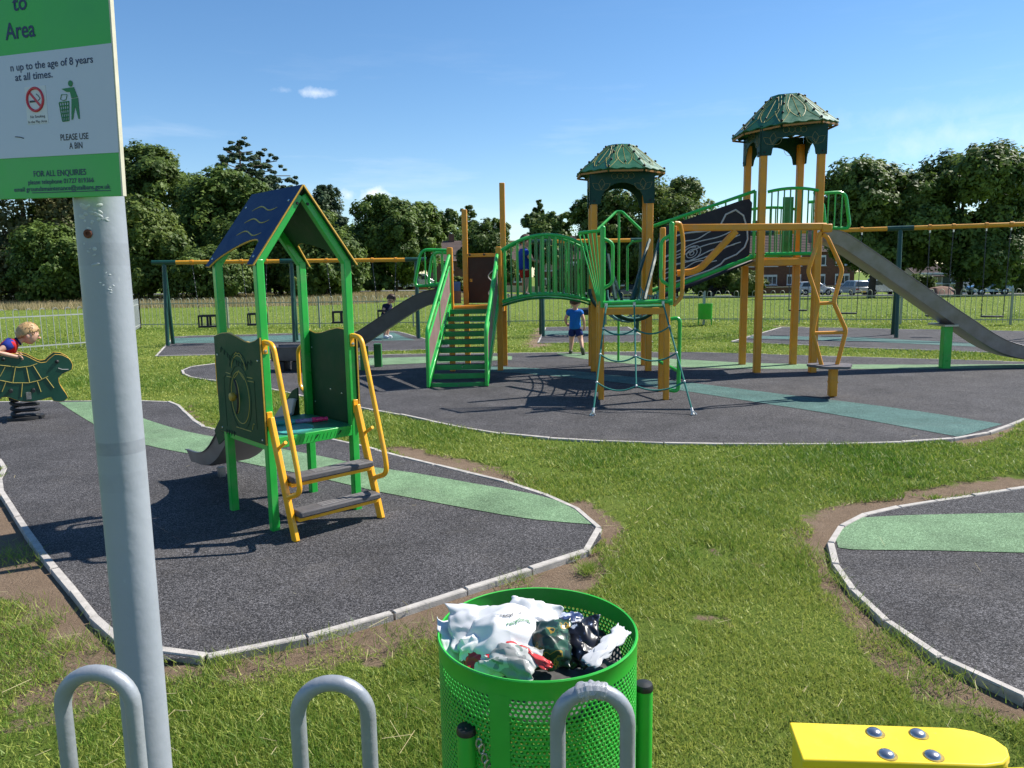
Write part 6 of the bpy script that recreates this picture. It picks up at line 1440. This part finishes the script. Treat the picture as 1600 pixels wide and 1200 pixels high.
# ------------------------------------------------------------------ road, houses, cars
xs_ = np.linspace(-70, 90, 60); 
def ribbon(name, yf, w, dz, mat):
    v = []
    for x in xs_:
        for k in (0, 1): y = yf(x)+w*k; v.append((x, y, float(terrain(x, y))+dz))
    f = [(2*i, 2*i+2, 2*i+3, 2*i+1) for i in range(len(xs_)-1)]
    return tag(MB().add(v, f).build(name, mat, None, smooth=60), kind='structure')
ry = lambda x: 84-.0*x-.35*max(0, x-14)+.10*max(0, -x)
ribbon('road', ry, 6.5, .02, M('asphalt', (.06, .06, .062), .9, var=.2, scale=1)); ribbon('pavement', lambda x: ry(x)-2.0, 1.9, .10, M('paving', (.26, .25, .23), .9, var=.15, scale=1))
BRK = M('brown_brick', (.16, .075, .05), .9, var=.25, scale=3); TILE = M('roof_tile', (.12, .085, .075), .85, var=.25, scale=2); OTILE = M('orange_tile_hanging', (.50, .20, .10), .85, var=.2, scale=2)
WFR = M('white_window_frame', (.75, .76, .78), .4); GLS = M('window_glass', (.05, .065, .08), .08, spec=.8); REND = M('cream_render', (.55, .50, .42), .9, var=.1)
def house(label, px0, px1, pyr, Y, wallm, eave=.62, rot=0.0, gable=None, wins=4, depth=7.5, roofm=None):
    a = at(px0, pyr, Y); b = at(px1, pyr, Y); x0, x1 = a.x, b.x; g_ = float(terrain((x0+x1)/2, Y)); H_ = (a.z+b.z)/2-g_; W_ = x1-x0; he = H_*eave
    t = thing('house', label, 'house', ((x0+x1)/2, Y, g_), rot, None, local=True)
    MB().box((0, depth/2, he/2), (W_, depth, he)).build('wall', wallm, t)
    o_ = .35; rf = MB(); vs = [(-W_/2-o_, -o_, he-.12), (W_/2+o_, -o_, he-.12), (W_/2+o_, depth/2, H_), (-W_/2-o_, depth/2, H_), (W_/2+o_, depth+o_, he-.12), (-W_/2-o_, depth+o_, he-.12)]
    ro = rf.add(vs, [(0, 1, 2, 3), (3, 2, 4, 5)]).build('roof', roofm or TILE, t, smooth=0); ro.modifiers.new('t', 'SOLIDIFY').thickness = .14
    for sx in (-1, 1): MB().add([(sx*W_/2, 0, he), (sx*W_/2, depth, he), (sx*W_/2, depth/2, H_-.1)], [(0, 1, 2)]).build('gable', gable or wallm, t, smooth=0)
    rows_ = MB()
    for k in range(1, 16):
        q = k/16; rows_.box((0, -o_+q*(depth/2+o_), he-.12+q*(H_-he+.12)+.10), (W_+2*o_, .03, .035))
    rows_.build('tile_course', roofm or TILE, ro)
    for cx_ in (-W_*.28, W_*.30): MB().box((cx_, depth/2, H_+.35), (.7, .5, 1.1)).build('chimney', BRK, ro)
    st = 2 if he > 4 else 1
    for fl in range(st):
        for k in range(wins):
            x = -W_/2+W_*(k+.5)/wins; z = (1.0 if fl == 0 else he*.5+.75); hgt = 1.25
            wn = MB().box((x, -.03, z+hgt/2), (1.7, .10, hgt)).build('window', WFR, t)
            for m in range(3): MB().box((x-.53+m*.53, -.085, z+hgt/2-.08), (.44, .02, hgt*.72)).build('pane', GLS, wn)
            MB().box((x, -.10, z-.05), (1.85, .22, .08)).build('sill', WFR, wn)
    dx = -W_/2+W_*.5*(1.0) if wins % 2 == 0 else -W_/2+W_*(1.0)/wins
    dr_ = MB().box((dx, -.03, 1.0), (.95, .1, 2.0)).build('door', WFR, t); MB().box((dx, -.09, 1.05), (.75, .03, 1.75)).build('door_leaf', M('door_dark', (.03, .05, .04), .4), dr_)
    return t
house('brown house with orange gable left of the brown scalloped board', 678, 832, 374, 104, BRK, .60, rad(14), gable=OTILE, wins=4)
house('house with dark roof behind the arched bridge', 838, 985, 366, 108, BRK, .60, rad(-4), wins=4)
house('brown brick house with white windows under the right tower', 1152, 1335, 352, 94, BRK, .62, rad(-6), wins=5)
house('pale single storey house behind the largest right tree', 1440, 1520, 412, 86, REND, .62, rad(-8), wins=4)
house('small orange roofed house glimpsed between playhouse posts', 408, 436, 411, 130, REND, .6, 0, wins=1, depth=6, roofm=OTILE)
bl_ = thing('builders_bag_heap', 'heap of brown spoil and white board at the kerb right', 'heap', (*[float(q) for q in at(1470, 455, 76)[:2]], float(terrain(at(1470, 455, 76).x, 76))), local=True)
hv = [(0, 0, .9)]+[(1.9*math.cos(a)*(1+.2*math.sin(3*a)), 1.0*math.sin(a), 0) for a in np.linspace(0, 2*PI, 17)[:-1]]+[(1.1*math.cos(a)*(1+.2*math.sin(2*a)), .6*math.sin(a), .62+.12*math.sin(5*a)) for a in np.linspace(0, 2*PI, 17)[:-1]]
hf = [(0, 17+k, 17+(k+1) % 16) for k in range(16)]+[(17+k, 1+k, 1+(k+1) % 16, 17+(k+1) % 16) for k in range(16)]
MB().add(hv, hf).build('spoil', M('spoil', (.20, .12, .09), .95, var=.4, scale=3), bl_); MB().box((2.6, 0, 1.0), (2.2, .12, 1.9)).build('white_board', WHITE, bl_)
# low brick garden walls
def gwall(label, px0, px1, py, Y, h=.75, m=BRK):
    a = at(px0, py, Y); b = at(px1, py, Y); ga, gb = float(terrain(a.x, Y)), float(terrain(b.x, Y)); t = thing('garden_wall', label, 'wall', (a.x, Y, ga))
    MB().bar((a.x, Y, ga+h/2), (b.x, Y, gb+h/2), .24, h).build('brickwork', m, t); MB().bar((a.x, Y, ga+h+.03), (b.x, Y, gb+h+.03), .30, .06).build('coping', REND, t)
gwall('low brick garden wall before the brown brick house', 1150, 1425, 455, 91.0); gwall('low orange brick garden wall left of the stairs', 618, 668, 450, 97, 1.0, M('orange_brick', (.36, .14, .07), .9, var=.2, scale=3)); gwall('low pale garden wall behind the arched bridge', 790, 935, 452, 99, .8, REND)

def car(label, px, Y, paint, L_=4.1, Wd=1.72, Ht=1.48, style='hatch', rot=0.0):
    g = at(px, 455, Y); gz_ = float(terrain(g.x, Y)); t = thing('parked_car', label, 'car', (g.x, Y, gz_+.03), rot, 'cars parked along the road', local=True)
    hl = L_/2
    if style == 'van': prof = [(-hl, .35), (-hl, Ht*.95), (-hl+.1, Ht), (hl-1.15, Ht), (hl-.75, Ht*.72), (hl-.05, Ht*.52), (hl, .35)]; cab = None
    else:
        prof = [(-hl+.05, .28), (-hl, .55), (-hl+.03, .88), (-hl+.35, .93), (hl-1.25, .92), (hl-.35, .80), (hl-.05, .66), (hl, .45), (hl-.05, .28)]
    def loft(pr, w0, w1, zlo, zhi):
        n = len(pr); vs = []
        for sg in (-1, 1):
            for x, z in pr: k = (z-zlo)/(zhi-zlo); vs.append((x, sg*(w0+(w1-w0)*k)/2, z))
        fs_ = [tuple(range(n)), tuple(range(2*n-1, n-1, -1))]+[(i, i+n, (i+1) % n+n, (i+1) % n) for i in range(n)]
        return MB().add(vs, fs_)
    body = loft(prof, Wd, Wd*.96, .28, max(z for x, z in prof)).build('body', paint, t, bevel=.05, bseg=2)
    if style != 'van':
        rb_ = -hl+.12 if style == 'hatch' else -hl+.5
        cp = [(rb_, .90), (rb_+.28, Ht-.06), (rb_+.55, Ht), (hl-2.05, Ht), (hl-1.75, Ht-.05), (hl-1.0, .90)]
        loft(cp, Wd*.95, Wd*.74, .9, Ht).build('cabin', paint, t, bevel=.04)
        for sg in (-1, 1):
            def sp(x, z): k = (z-.9)/(Ht-.9); return (x, sg*((Wd*.95+(Wd*.74-Wd*.95)*k)/2+.012), z)
            w1_ = [sp(rb_+.30, .96), sp(rb_+.48, Ht-.12), sp(rb_+1.15, Ht-.10), sp(rb_+1.15, .96)]; w2_ = [sp(rb_+1.23, .96), sp(rb_+1.23, Ht-.10), sp(hl-1.95, Ht-.10), sp(hl-1.35, .96)]
            for w in (w1_, w2_): MB().add(w, [(0, 1, 2, 3) if sg > 0 else (3, 2, 1, 0)]).build('side_window', GLS, t, smooth=0)
        MB().add([(hl-1.70, -Wd*.36, Ht-.10), (hl-1.70, Wd*.36, Ht-.10), (hl-1.05, Wd*.44, .96), (hl-1.05, -Wd*.44, .96)], [(0, 1, 2, 3)]).build('windscreen', GLS, t, smooth=0).location = (.045, 0, .03)
        MB().add([(rb_+.22, -Wd*.35, Ht-.12), (rb_+.22, Wd*.35, Ht-.12), (rb_+.03, Wd*.43, .98), (rb_+.03, -Wd*.43, .98)], [(3, 2, 1, 0)]).build('rear_window', GLS, t, smooth=0).location = (-.04, 0, 0)
    else:
        for sg in (-1, 1): MB().box((hl-1.35, sg*(Wd*.485), Ht*.74), (.75, .02, .45)).build('side_window', GLS, t)
        MB().add([(hl-1.12, -Wd*.42, Ht*.97), (hl-1.12, Wd*.42, Ht*.97), (hl-.74, Wd*.44, Ht*.74), (hl-.74, -Wd*.44, Ht*.74)], [(0, 1, 2, 3)]).build('windscreen', GLS, t, smooth=0).location = (.03, 0, .02)
    for sx in (-1, 1):
        for sg in (-1, 1):
            wx = sx*(hl-.78); wl = MB().lathe([(.14, -.10), (.29, -.10), (.31, -.06), (.31, .06), (.29, .10), (.14, .10)], (wx, sg*(Wd/2-.10), .31), 20, ax=(0, 1, 0)).build('wheel', BLACK, t)
            MB().lathe([(.0, .06), (.05, .108), (.17, .104), (.20, .095), (.20, .05)], (wx, sg*(Wd/2-.10), .31), 16, ax=(0, sg, 0)).build('rim', CHROME, wl)
            MB().lathe([(.34, 0), (.34, .008), (0, .008)], (wx, sg*(Wd/2-.012), .33), 20, ax=(0, sg, 0)).build('wheel_arch', BLACK, t)
            MB().box((sx*(hl-.06), sg*Wd*.36, .68), (.14, .34, .14)).build('headlight' if sx > 0 else 'tail_light', M('lamp_glass', (.6, .6, .6), .15) if sx > 0 else M('tail_red', (.35, .02, .02), .25), t)
        MB().box((sx*(hl-.0), 0, .42), (.06, .52, .11)).build('number_plate', WHITE if sx > 0 else M('plate_yellow', (.7, .5, .05), .5), t)
        MB().box((sx*(hl-.03), 0, .32), (.10, Wd*.9, .13)).build('bumper', M('bumper_dark', (.04, .04, .042), .6), t)
    for sg in (-1, 1): MB().box((hl-1.35, sg*(Wd/2+.07), 1.0), (.12, .16, .12)).build('wing_mirror', paint, t)
    return t
P = lambda n_, c: M('car_'+n_, c, .25, .2, var=.03, coat=.8)
car('dark blue parked car below the round tree', 592, 93, P('navy', (.015, .02, .04)), rot=rad(8)); car('grey parked car left of the orange wall', 624, 96, P('grey', (.12, .12, .13)), rot=rad(170))
car('white parked van partly behind the left slide guard', 652, 95, P('white', (.72, .72, .72)), 4.6, 1.85, 1.95, 'van', rad(5))
car('white parked car behind the right half of the bridge', 905, 88, P('offwhite', (.55, .55, .56)), rot=rad(3)); car('dark blue car seen beside the scalloped board', 762, 90, P('blue', (.02, .03, .07)), rot=rad(180))
car('black parked car seen through the net tunnel', 985, 86, P('black', (.012, .012, .014)), rot=rad(176)); car('dark parked car beneath the sloping ramp', 1130, 82, P('charcoal', (.03, .03, .034)), 4.5, rot=rad(2))
car('white parked hatchback behind the right tower', 1272, 82, P('white', (.72, .72, .72)), 4.0, rot=rad(-2)); car('silver parked car seen end on right of the zigzag climber', 1332, 78, P('silver', (.42, .42, .44)), 4.0, 1.76, 1.55, rot=rad(96))
car('white pick-up van behind the top of the right slide', 1378, 78, P('white', (.72, .72, .72)), 4.4, 1.8, 1.7, 'van', rad(185)); car('light blue small parked car under the largest right tree', 1543, 67, P('lightblue', (.24, .38, .50)), 3.6, 1.63, 1.49, rot=rad(180))

# fine engraved lines, flakes and strands too small to pick apart stay joined as one part each
for o in bpy.data.objects:
    if o.name.split('.')[0] in ('leaf_engraving', 'leaf_line', 'wood_grain_line', 'engraving', 'tile_course', 'hair_locks', 'peeling_paint', 'scuff_mark', 'tread_ribs', 'grip_strip', 'shell_line', 'seat_net', 'barcode') and o.parent: o['kind'] = 'stuff'
